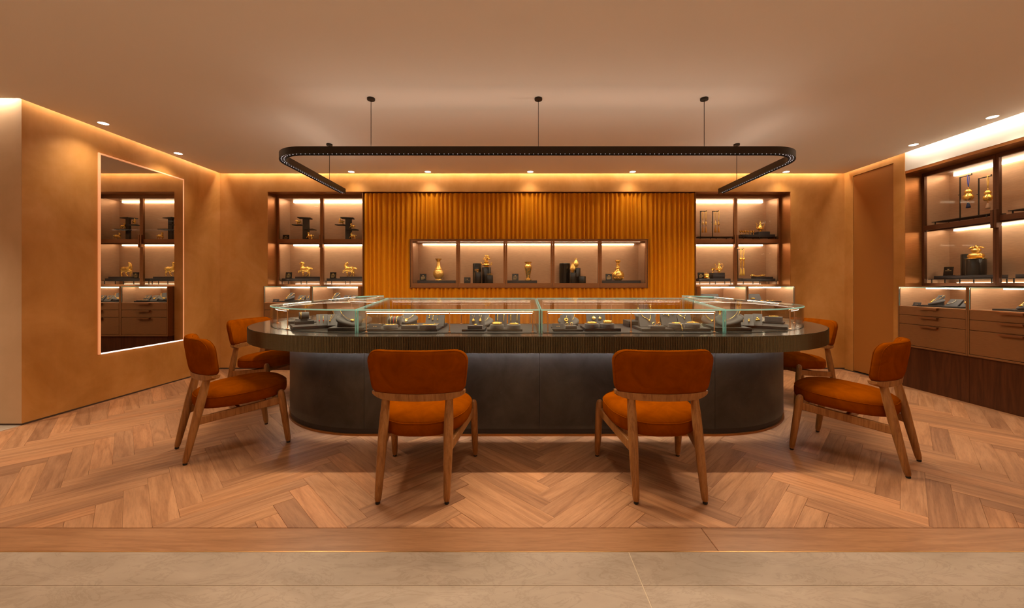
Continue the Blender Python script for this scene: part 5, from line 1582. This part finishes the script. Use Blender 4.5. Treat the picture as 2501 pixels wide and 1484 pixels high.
# ------------------------------------------------------------------ lit display tops of the drawer cabinets
YD = 5.44; ZD = 0.9060
XX = lambda cx, Y=YD: W(620 + cx / 4.636, 694, Y).x
def low_display(tag_, x0, Y, M=None, rz=0.0, kind=0):
    # goods laid out in a bay: local x to the right, y to the back
    Rm = Matrix.Translation((x0, Y, ZD)) @ Matrix.Rotation(rz, 4, 'Z')
    P = lambda x, y, z=0.0: tuple(Rm @ Vector((x, y, z)))
    tray(f'dark base tray in {tag_}', P(0.34, 0.10), 0.44, 0.26, 0.016, 'pad_dark', rz, group='dark base trays in the wall displays')
    z = 0.0165
    if kind in (0, 1):
        p = P(0.235, 0.08, z); bust(f'grey neck bust in {tag_}', p, 1.0, rz - 0.55)
        necklace(f'gold necklace with large pendant in {tag_}', p, 1.0, rz - 0.55, 0.0022, (0.015, 0.006, 0.013))
        p = P(0.385, 0.06, z); board(f'slanted grey board in {tag_}', p, 0.095, 0.10, rz)
        pts = on_board(p, rz, 0.75, [(-0.02, 0.085), (-0.004, 0.040), (0.004, 0.040), (0.028, 0.088)], 0.003)
        c = on_board(p, rz, 0.75, [(0.0, 0.032)], 0.005)[0]
        chain(f'gold V-shaped pendant chain in {tag_}', pts, 0.0022, 0, name='necklace', cat='necklace', extra=[(c, 0.011)])
        p = P(0.50, 0.06, z); board(f'slanted grey board with earrings in {tag_}', p, 0.085, 0.10, rz)
        for k, (ex, nm) in enumerate(((-0.018, 'left'), (0.018, 'right'))):
            q = on_board(p, rz, 0.75, [(ex, 0.075), (ex, 0.050)], 0.004)
            chain(f'{nm} gold drop earring in {tag_}', q, 0.002, 0, name='earring', cat='earring', extra=[(q[0], 0.006), (q[1], 0.008)], group='gold earrings')
        p = P(0.44, -0.02, z); pad(f'flat pad in front in {tag_}', p, 0.15, 0.05, 0.012, rz)
        q = [Vector(P(0.39 + 0.02 * k, -0.02 + 0.008 * math.sin(k * 1.7), z + 0.0145)) for k in range(6)]
        chain(f'gold bead bracelet lying flat in {tag_}', q, 0.002, 0.0034)
    if kind == 2:
        p = P(0.33, 0.10, z); board(f'long slanted grey board in {tag_}', p, 0.32, 0.11, rz, 0.6)
        for k, (bx, by, r, nm) in enumerate(((0.22, 0.03, 0.026, 'left'), (0.34, 0.01, 0.024, 'middle'), (0.45, 0.02, 0.028, 'right'))):
            bangle(f'{nm} gold bangle in {tag_}', P(bx, by, z), r, 0.006, 1.5)
        q = [Vector(P(0.30 + 0.012 * k, -0.02 + 0.006 * math.sin(k * 2.1), z + 0.0045)) for k in range(14)]
        chain(f'gold link bracelet in {tag_}', q, 0.0025, 0.004)
    if kind == 3:
        p = P(0.26, 0.12, z); board(f'wide slanted grey board in {tag_}', p, 0.26, 0.11, rz, 0.6)
        names = ('first', 'second', 'third', 'fourth', 'fifth')
        for k in range(5):
            bx = 0.17 + 0.075 * k
            q = [Vector(P(bx + 0.016 * math.cos(a), 0.02 + 0.012 * math.sin(a), z + 0.005)) for a in (0.6 * j for j in range(11))]
            chain(f'{names[k]} coiled gold bracelet from the left in {tag_}', q, 0.0026, 0.0042, group='coiled gold bracelets')
        bangle(f'raised gold bangle in {tag_}', P(0.235, 0.085, z + 0.022), 0.022, 0.006, 1.4)
    if kind == 4:
        p = P(0.26, 0.05, z); bust(f'grey neck bust in {tag_}', p, 1.0, rz - 0.5)
        necklace(f'gold chain with pearl drop in {tag_}', p, 1.0, rz - 0.5, 0.0016, (0.016, 0.006, 0.013), mat='gold')
        p = P(0.40, 0.04, z); board(f'slanted grey board with pearl loop in {tag_}', p, 0.12, 0.10, rz)
        q = on_board(p, rz, 0.75, [(-0.045 + 0.05 * math.sin(a), 0.03 + 0.055 * (1 - math.cos(a)) / 1.2) for a in (0.15 * j for j in range(12))], 0.004)
        chain(f'pearl strand on a slanted board in {tag_}', q, 0.002, 0.0042, 'pearl', 'pearl_strand', 'necklace')
        p = P(0.53, 0.04, z); board(f'slanted grey board with gold charm in {tag_}', p, 0.10, 0.10, rz)
        c = on_board(p, rz, 0.75, [(-0.02, 0.05), (-0.008, 0.068)], 0.004)
        chain(f'gold charm pendant in {tag_}', c, 0.003, 0, name='pendant', cat='pendant', extra=[(c[0], 0.012), (c[1], 0.007)])
    if kind == 5:
        p = P(0.33, 0.05, z); bust(f'grey neck bust in {tag_}', p, 1.1, rz - 0.5)
        necklace(f'gold necklace with broad plaque in {tag_}', p, 1.1, rz - 0.5, 0.0018, (0.020, 0.006, 0.012))
    if kind in (0, 4):
        brand_plaque(f'small dark plaque at the left of {tag_}', P(0.085, 0.0, 0.0), 0.085, 0.045, rz)
low_display('the display top nearest the back left corner', -3.403, YD - 0.10, kind=0)
low_display('the display top just left of the fluted panel', -3.403 + LU, YD - 0.10, kind=1)
low_display('the display top just right of the fluted panel', 3.718 - 2 * LU - 0.10, YD - 0.10, kind=2)
low_display('the display top nearest the back right corner', 3.718 - LU - 0.04, YD - 0.10, kind=3)
low_display('the far display top on the right wall', 4.36 + 0.13, 4.472, rz=R90, kind=4)
low_display('the near display top on the right wall', 4.36 + 0.13, 3.780, rz=R90, kind=5)

# ------------------------------------------------------------------ goods inside the counter's straight cases
ZC = TZ + 0.0032
TRH = 0.016
def pos(px, Y, z=0.0): 
    return ((px - PX0) / F * Y, Y, ZC + z)
A = lambda cx: 860 + cx / 5.21
B_ = lambda cx: 1300 + cx / 5.21
def trayp(label, p0, p1, Y0, Y1, h=TRH):
    ym = (Y0 + Y1) / 2; x0, x1 = (p0 - PX0) / F * ym, (p1 - PX0) / F * ym
    tray(label, ((x0 + x1) / 2, ym, ZC), x1 - x0, Y1 - Y0, h, 'pad_dark', group='dark base trays in the counter')
    return h + 0.0004
def earring(label, q, r=0.004):
    chain(label, q, 0.0011, 0, name='earring', cat='earring', extra=[(q[0], r * 0.7), (q[-1], r)], group='gold earrings')

# --- left straight case
LC = 'the left straight case'
h1 = trayp('large dark base tray at the left of ' + LC, A(205), A(1120), 2.90, 3.14)
h2 = trayp('dark base tray at the back left of ' + LC, A(560), A(1190), 3.15, 3.34, 0.022)
h3 = trayp('square dark base tray right of the middle of ' + LC, A(1420), A(1700), 2.90, 3.12)
h4 = trayp('dark base tray at the right of ' + LC, A(1735), A(2165), 2.91, 3.12)
brand_plaque('grey plaque with two gold words at the left end of ' + LC, pos(A(285), 2.905, h1), 0.095, 0.042)
p = pos(A(490), 2.955, h1); pedestal('round velvet pedestal with a chain bracelet, left of ' + LC, p, 0.055, 0.030)
q = [Vector(p) + Vector((0.036 * math.cos(a), 0.036 * math.sin(a), 0.0325)) for a in (math.pi * (1.0 + 0.1 * k) for k in range(13))]
chain('gold bead bracelet curled on the leftmost round pedestal', q, 0.0016, 0.0034)
p = pos(A(545), 3.10, h1); roll('grey bracelet roll with three bracelets in ' + LC, p, 0.095, 0.034)
for k, (dx, mt, lab) in enumerate(((-0.026, 'gold', 'left gold bracelet'), (0.0, 'red_bead', 'red cord bracelet'), (0.022, 'gold', 'right gold bracelet'))):
    Mx = on_roll((p[0], p[1], p[2] + 0.012), 0, dx, 0.0355)
    chain(lab + ' on the grey roll in ' + LC, Mx, 0.0018, 0.0028 if mt == 'gold' else 0.0022, mt)
p = pos(A(715), 3.27, h2); bust('wide grey neck bust behind the pads in ' + LC, p, 1.10); necklace('thin gold necklace with a tall figure pendant in ' + LC, p, 1.10, 0, 0.0012, (0.011, 0.006, 0.021))
p = pos(A(745), 2.95, h1); pad('flat velvet pad left of two in ' + LC, p, 0.125, 0.075, 0.026)
q = [Vector(p) + Vector((-0.03 + 0.016 * k if k < 5 else 0.05, -0.018 + (0.026 if k % 2 else 0.0) + 0.004 * k, 0.0285)) for k in range(6)]
chain('zigzag gold bracelet on a flat velvet pad', q, 0.0014, 0.0026)
p = pos(A(980), 2.945, h1); pad('flat velvet pad right of two in ' + LC, p, 0.125, 0.08, 0.030)
q = [Vector(p) + Vector((0.045 * math.cos(a), 0.022 * math.sin(a), 0.0325)) for a in (math.pi * (1.0 + 0.09 * k) for k in range(12))]
chain('gold flower bracelet on a flat velvet pad', q, 0.0014, 0.0034)
p = pos(A(1045), 3.10, h1); board('slanted grey board with figure earrings in ' + LC, p, 0.150, 0.105, 0, 0.55)
for k, (ex, e0, e1, lab) in enumerate(((-0.048, 0.098, 0.075, 'first'), (-0.018, 0.095, 0.060, 'second'), (0.020, 0.100, 0.060, 'third'))):
    earring(lab + ' figure earring from the left on the slanted board', on_board(p, 0, 0.55, [(ex, e0), (ex, (e0 + e1) / 2), (ex, e1)], 0.004), 0.006)
q = on_board(p, 0, 0.55, [(0.0, 0.024), (0.02, 0.018), (0.04, 0.022)], 0.005)
chain('gold bead bracelet at the foot of the earring board', q, 0.0014, 0.0036)
p = pos(A(1585), 3.02, h3); board('tall slanted board with two pendants in ' + LC, p, 0.118, 0.115, 0, 0.45)
for k, (ex, lab) in enumerate(((-0.028, 'left'), (0.026, 'right'))):
    q = on_board(p, 0, 0.45, [(ex - 0.012, 0.108), (ex, 0.078), (ex + 0.010, 0.108)], 0.003)
    c = on_board(p, 0, 0.45, [(ex, 0.070), (ex, 0.056)], 0.005)
    chain(lab + ' gold leaf pendant on the tall slanted board', [q[0], q[1], q[2]], 0.0008, 0, name='pendant', cat='pendant', extra=[(c[0], 0.006), (c[1], 0.0115)])
p = pos(A(1568), 2.945, h3); pad('flat velvet pad with a gold ring in ' + LC, p, 0.11, 0.06, 0.026)
bangle('gold ring on a pad in front of the pendant board', (p[0], p[1] + 0.01, p[2] + 0.0265), 0.010, 0.003, 1.3, cat='ring', name='ring')
p = pos(A(1670), 3.26, 0); bust('grey neck bust at the back of ' + LC, p, 1.15); necklace('thin gold necklace on the rear bust of ' + LC, p, 1.15, 0, 0.0010, (0.007, 0.004, 0.007))
for k, (cx, lab, th) in enumerate(((1843, 'left', 0.0062), (2058, 'right', 0.0034))):
    p = pos(A(cx), 2.955, h4); pedestal(f'{lab} round pedestal with a bangle in ' + LC, p, 0.053, 0.032)
    bangle(f'{lab} gold bangle on a round pedestal in ' + LC, (p[0], p[1], p[2] + 0.0322), 0.034, th, 1.3)
for k, (cx, lab) in enumerate(((1890, 'left'), (2060, 'right'))):
    p = pos(A(cx), 3.07, h4); board(f'{lab} upright board with two gold bars in ' + LC, p, 0.095, 0.105, 0, 0.35)
    for j, ex in enumerate((-0.026, 0.024)):
        q = on_board(p, 0, 0.35, [(ex - 0.004, 0.108), (ex, 0.104), (ex, 0.060), (ex, 0.040)], 0.004)
        chain(('left' if j == 0 else 'right') + f' gold bar pendant on the {lab} upright board', q, 0.0032, 0, name='pendant', cat='pendant', extra=[(q[0], 0.0055)], group='gold bar pendants')

# --- right straight case
RC = 'the right straight case'
h1 = trayp('dark base tray at the left end of ' + RC, B_(255), B_(615), 2.90, 3.14)
h2 = trayp('dark base tray under two bangles in ' + RC, B_(640), B_(1080), 2.90, 3.13, 0.024)
h3 = trayp('dark base tray right of the middle of ' + RC, B_(1330), B_(1715), 2.90, 3.16, 0.020)
h4 = trayp('dark base tray at the right end of ' + RC, B_(1735), B_(2180), 2.90, 3.13, 0.024)
h5 = trayp('raised dark tray at the back of ' + RC, B_(1190), B_(1450), 3.18, 3.36, 0.05)
brand_plaque('grey plaque with two gold words at the left end of ' + RC, pos(B_(330), 2.905, h1), 0.088, 0.046)
p = pos(B_(490), 2.95, h1); pad('flat velvet pad with two rings at the left of ' + RC, p, 0.085, 0.07, 0.024)
p0 = p
for k, (dx, lab) in enumerate(((-0.028, 'left'), (0.006, 'right'))):
    b = MB(); b.tube([(0.0105 * math.cos(a), 0, 0.0105 + 0.0105 * math.sin(a)) for a in (2 * math.pi * j / 20 for j in range(20))], 0.0018, 6, True)
    one(b, 'ring', 'gold', lab + ' gold ring standing on the leftmost pad of ' + RC, 'ring', (p[0] + dx, p[1] + 0.005, p[2] + 0.0242), 0.2, 'standing gold rings', smooth=True)
p = pos(B_(437), 3.05, h1); board('tall slanted board with a gold disc pendant in ' + RC, p, 0.090, 0.105, 0, 0.5)
Mx = Matrix.Translation(Vector(p)) @ Matrix.Rotation(-0.5, 4, 'X')
b = MB(); b.tube([Mx @ Vector((0.011 * math.cos(a), -0.005, 0.060 + 0.011 * math.sin(a))) - Vector(p) for a in (2 * math.pi * j / 24 for j in range(24))], 0.0055, 8, True); b.tube([Mx @ Vector((0, -0.004, 0.074)) - Vector(p), Mx @ Vector((0.006, -0.003, 0.1)) - Vector(p)], 0.001, 6)
one(b, 'disc_pendant', 'gold', 'round gold disc pendant with open centre in ' + RC, 'pendant', p, 0, None, smooth=True)
p = pos(B_(460), 3.27, 0.0); bust('grey neck bust at the back left of ' + RC, p, 1.2); necklace('gold necklace with small bead on the back left bust of ' + RC, p, 1.2, 0, 0.0010, (0.008, 0.005, 0.007))
p = pos(B_(820), 3.06, h2); board('wide slanted board with two round pendants in ' + RC, p, 0.150, 0.105, 0, 0.5)
for k, (ex, r, lab) in enumerate(((-0.018, 0.0150, 'larger left'), (0.032, 0.0115, 'smaller right'))):
    Mx = Matrix.Translation(Vector(p)) @ Matrix.Rotation(-0.5, 4, 'X'); c = Mx @ Vector((ex, -0.005, 0.066))
    b = MB(); b.ball((0, 0, 0), (r, 0.004, r), 14, 8, M=Matrix.Rotation(-0.5, 3, 'X')); t0 = Mx @ Vector((ex, -0.004, 0.069 + r)) - c; b.ball(t0, 0.0035, 8, 6)
    one(b, 'round_pendant', 'gold_relief', lab + ' round gold pendant on the wide board of ' + RC, 'pendant', c, 0, None, smooth=True)
p = pos(B_(757), 2.955, h2); pedestal('left round pedestal with a wide bangle in ' + RC, p, 0.055, 0.032)
bangle('wide gold bangle on the left round pedestal of ' + RC, (p[0], p[1], p[2] + 0.0322), 0.036, 0.0036, 1.4)
p = pos(B_(952), 2.955, h2); pedestal('right round pedestal with a broad cuff in ' + RC, p, 0.055, 0.032)
bangle('broad gold cuff on the right round pedestal of ' + RC, (p[0] + 0.004, p[1], p[2] + 0.0322), 0.031, 0.0040, 2.6)
p = pos(B_(1435), 3.26, h5); bust('grey neck bust with a thick gold rope in ' + RC, p, 1.2); necklace('thick gold rope necklace at the back of ' + RC, p, 1.2, 0, 0.0034, None, 18)
p = pos(B_(1480), 3.04, h3); board('slanted board with a V-shaped gold necklace in ' + RC, p, 0.130, 0.115, 0, 0.5)
q = on_board(p, 0, 0.5, [(-0.040, 0.104), (-0.030, 0.085), (0.0, 0.066), (0.012, 0.056), (0.024, 0.070), (0.028, 0.100)], 0.003)
c = on_board(p, 0, 0.5, [(0.012, 0.050)], 0.005)[0]
chain('V-shaped gold necklace on a slanted board in ' + RC, q, 0.0020, 0.0028, name='necklace', cat='necklace', extra=[(c, 0.0085)])
p = pos(B_(1582), 2.93, h3); pad('flat velvet pad with two rings, middle of ' + RC, p, 0.112, 0.06, 0.020)
for k, (dx, lab) in enumerate(((-0.018, 'left'), (0.022, 'right'))):
    b = MB(); b.tube([(0.0135 * math.cos(a), 0, 0.013 + 0.0125 * math.sin(a)) for a in (2 * math.pi * j / 20 for j in range(20))], 0.0020, 6, True)
    one(b, 'ring', 'gold', lab + ' gold ring standing on the middle pad of ' + RC, 'ring', (p[0] + dx, p[1] + 0.006, p[2] + 0.0203), 0.25, 'standing gold rings', smooth=True)
p = pos(B_(1755), 3.10, h4); board('slanted board with earrings at the right of ' + RC, p, 0.130, 0.120, 0, 0.45)
for k, (ex, e0, e1, lab) in enumerate(((-0.040, 0.108, 0.092, 'left'), (-0.022, 0.108, 0.092, 'right'))):
    earring(lab + ' gold dewdrop earring at the right of ' + RC, on_board(p, 0, 0.45, [(ex, e0), (ex + 0.004, e1)], 0.004), 0.0055)
q = on_board(p, 0, 0.45, [(-0.006, 0.106), (0.0, 0.090), (0.008, 0.106)], 0.003); c = on_board(p, 0, 0.45, [(0.0, 0.084)], 0.005)[0]
chain('small gold pendant beside the dewdrop earrings', q, 0.0010, 0, name='pendant', cat='pendant', extra=[(c, 0.0075)])
q = on_board(p, 0, 0.45, [(0.005, 0.118), (0.034, 0.100), (0.044, 0.118)], 0.003); c = on_board(p, 0, 0.45, [(0.034, 0.095)], 0.005)[0]
chain('gold bead pendant at the top of the earring board', q, 0.0010, 0, name='pendant', cat='pendant', extra=[(c, 0.0065)])
p = pos(B_(1955), 3.10, h4); board('narrow slanted board with a bead pendant at the right end of ' + RC, p, 0.11, 0.100, 0, 0.5)
q = on_board(p, 0, 0.5, [(-0.042, 0.094), (-0.002, 0.068), (0.016, 0.094)], 0.003); c = on_board(p, 0, 0.5, [(0.0, 0.060)], 0.005)[0]
chain('gold bead on a long chain at the right end of ' + RC, q, 0.0012, 0, name='pendant', cat='pendant', extra=[(c, 0.006)])
p = pos(B_(1828), 2.955, h4); pedestal('left round pedestal with a knotted chain in ' + RC, p, 0.056, 0.032)
q = [Vector(p) + Vector((0.034 * math.cos(a) * (1 - 0.04 * k), 0.026 * math.sin(a), 0.0350)) for k, a in enumerate(0.62 * j for j in range(14))] + [Vector(p) + Vector(v) for v in ((0.012, -0.030, 0.035), (0.016, -0.060, 0.028), (0.018, -0.066, 0.010), (0.020, -0.070, -0.016))]
chain('knotted gold chain hanging over the left round pedestal of ' + RC, q, 0.0014, 0.0028)
p = pos(B_(2036), 2.955, h4); pedestal('right round pedestal with a coiled chain in ' + RC, p, 0.056, 0.032)
q = [Vector(p) + Vector(((0.046 - 0.0012 * k) * math.cos(a), (0.034 - 0.0009 * k) * math.sin(a), 0.0350 + 0.0004 * k)) for k, a in enumerate(0.5 * j for j in range(30))]
chain('coiled gold rope chain on the right round pedestal of ' + RC, q, 0.0018, 0.0030)

# --- left curved case
LE = 'the left curved case'
def posn(px, py, z=0.0):                     # a point on the case floor seen at this pixel
    Y = (CAMH - ZC) * F / (py - PY0); return ((px - PX0) / F * Y, Y, ZC + z)
def polar(c, side, R, a): return (c + side * R * math.sin(a), CY - R * math.cos(a))
def tray_at(label, c, side, R, a, w, d, h=0.022):
    x, y = polar(c, side, R, a)
    tray(label, (x, y, ZC), w, d, h, 'pad_dark', -side * a, group='dark base trays in the counter'); return h + 0.0004
h = tray_at('dark base tray under the big bust of ' + LE, CLX, -1, 0.89, 0.17, 0.26, 0.26, 0.024)
x, y = polar(CLX, -1, 0.90, 0.17); p = (x, y, ZC + h)
bust('large grey neck bust nearest the viewer in ' + LE, p, 1.36, 0.75); necklace('gold beaded necklace with blossom pendant in ' + LE, p, 1.36, 0.75, 0.0009, (0.011, 0.006, 0.009), 6)
h = tray_at('dark base tray under the bracelet cushion of ' + LE, CLX, -1, 0.90, 0.60, 0.32, 0.26, 0.024)
x, y = polar(CLX, -1, 0.93, 0.72); p = (x, y, ZC + h)
tray('dark block under the bracelet cushion of ' + LE, p, 0.14, 0.10, 0.026, 'pad_dark', 0.6)
p = (x, y, ZC + h + 0.0262); roll('grey bracelet cushion with a gold bracelet in ' + LE, p, 0.075, 0.030, 0.5)
chain('gold bracelet with red bead on the cushion of ' + LE, on_roll((p[0], p[1], p[2] + 0.008), 0.5, -0.022, 0.032), 0.0018, 0.0026)
x, y = polar(CLX, -1, 0.90, 0.47); p = (x, y, ZC + h)
board('slanted board with red-beaded earrings in ' + LE, p, 0.085, 0.125, 0.5, 0.85)
for k, (ex, lab) in enumerate(((-0.022, 'left'), (0.008, 'right'))):
    q = on_board(p, 0.5, 0.85, [(ex, 0.112), (ex, 0.06), (ex, 0.018)], 0.004)
    chain(lab + ' long gold earring on the slanted board of ' + LE, q, 0.0010, 0.0020, name='earring', cat='earring', group='gold earrings')
    c = on_board(p, 0.5, 0.85, [(ex, 0.044)], 0.006)[0]
    b = MB(); b.ball((0, 0, 0), 0.005, 10, 8); one(b, 'bead', 'red_bead', lab + ' red bead on the slanted board of ' + LE, 'bead', c, 0, 'red beads', smooth=True)
x, y = polar(CLX, -1, 0.885, 0.36); p = (x, y, ZC + h)
board('slanted board with a red-tipped pendant in ' + LE, p, 0.075, 0.125, 0.5, 0.85)
q = on_board(p, 0.5, 0.85, [(-0.004, 0.112), (-0.020, 0.050), (0.014, 0.108)], 0.004); c = on_board(p, 0.5, 0.85, [(-0.020, 0.044)], 0.006)[0]
chain('gold pendant chain with small bell in ' + LE, q, 0.0010, 0.0018, name='pendant', cat='pendant', extra=[(c, 0.007)])
x, y = polar(CLX, -1, 0.60, 0.86); p = (x, y, ZC)
bust('grey neck bust at the back left of ' + LE, p, 1.2, 0.6); necklace('gold chain with bead drops at the back left of ' + LE, p, 1.2, 0.6, 0.0011, (0.006, 0.005, 0.012), 5)
x, y = polar(CLX, -1, 0.60, 0.32); p = (x, y, ZC)
bust('grey neck bust at the back right of ' + LE, p, 1.2, 0.5); necklace('gold rope necklace at the back right of ' + LE, p, 1.2, 0.5, 0.0018, (0.008, 0.005, 0.012), 8)
x, y = polar(CLX, -1, 0.88, 1.05); h = tray_at('dark base tray at the outer end of ' + LE, CLX, -1, 0.86, 1.05, 0.2, 0.24, 0.022)
pad('flat velvet pad at the outer end of ' + LE, (x, y, ZC + h), 0.10, 0.08, 0.02, 1.0)
chain('gold bracelet on the outer pad of ' + LE, [Vector((x, y, ZC + h + 0.0225)) + Vector((0.03 * math.cos(a), 0.03 * math.sin(a), 0)) for a in (0.5 * j for j in range(11))], 0.0016, 0.003)

# --- right curved case
RE = 'the right curved case'
h = tray_at('dark base tray under the big bust of ' + RE, CRX, 1, 0.89, 0.17, 0.26, 0.26, 0.024)
x, y = polar(CRX, 1, 0.90, 0.17); p = (x, y, ZC + h)
bust('large grey neck bust nearest the viewer in ' + RE, p, 1.36, -0.75); necklace('thin gold necklace with leaf pendant in ' + RE, p, 1.36, -0.75, 0.0007, (0.006, 0.004, 0.014))
h = tray_at('long dark base tray in the middle of ' + RE, CRX, 1, 0.90, 0.62, 0.34, 0.26, 0.022)
for k, (a, lab) in enumerate(((0.40, 'nearer'), (0.52, 'farther'))):
    x, y = polar(CRX, 1, 0.90, a); p = (x, y, ZC + h)
    board(f'{lab} slanted board with gold drops in ' + RE, p, 0.070, 0.130, -0.55, 0.85)
    c = on_board(p, -0.55, 0.85, [(0.0, 0.060), (0.0, 0.045)], 0.005) if k == 0 else on_board(p, -0.55, 0.85, [(0.0, 0.072), (0.012, 0.055), (-0.006, 0.052)], 0.005)
    chain(('gold leaf pendant on the nearer' if k == 0 else 'cluster of gold drops on the farther') + ' slanted board of ' + RE, c, 0.003, 0, name='pendant', cat='pendant', extra=[(q_, 0.0075) for q_ in c])
x, y = polar(CRX, 1, 0.93, 0.80); p = (x, y, ZC + h)
tray('thin dark slab under the raised pad of ' + RE, p, 0.15, 0.11, 0.016, 'pad_dark', -0.7)
p = (x, y, ZC + h + 0.0163); pad('raised velvet pad with gold bracelet in ' + RE, p, 0.12, 0.085, 0.040, -0.7)
chain('gold bracelet folded on the raised pad of ' + RE, [Vector(p) + Vector((0.04 * math.cos(a), 0.018 * math.sin(a), 0.0435)) for a in (0.45 * j for j in range(13))], 0.0018, 0.0034)
x, y = polar(CRX, 1, 0.60, 1.0); p = (x, y, ZC)
bust('grey neck bust at the back right of ' + RE, p, 1.2, -0.6); necklace('thin gold necklace at the back right of ' + RE, p, 1.2, -0.6, 0.0008, (0.006, 0.004, 0.013))
x, y = polar(CRX, 1, 0.60, 0.32); p = (x, y, ZC)
bust('grey neck bust at the back left of ' + RE, p, 1.2, -0.5); necklace('gold link necklace at the back left of ' + RE, p, 1.2, -0.5, 0.0016, (0.008, 0.005, 0.012), 9)
x, y = polar(CRX, 1, 0.62, 0.66); h = tray_at('small dark tray between the rear busts of ' + RE, CRX, 1, 0.62, 0.66, 0.11, 0.09, 0.05)
chain('gold bead chain on the small rear tray of ' + RE, [Vector((x, y, ZC + h + 0.003)) + Vector((-0.05 + 0.011 * k, 0.01 * math.sin(k), 0)) for k in range(10)], 0.0016, 0.0034)
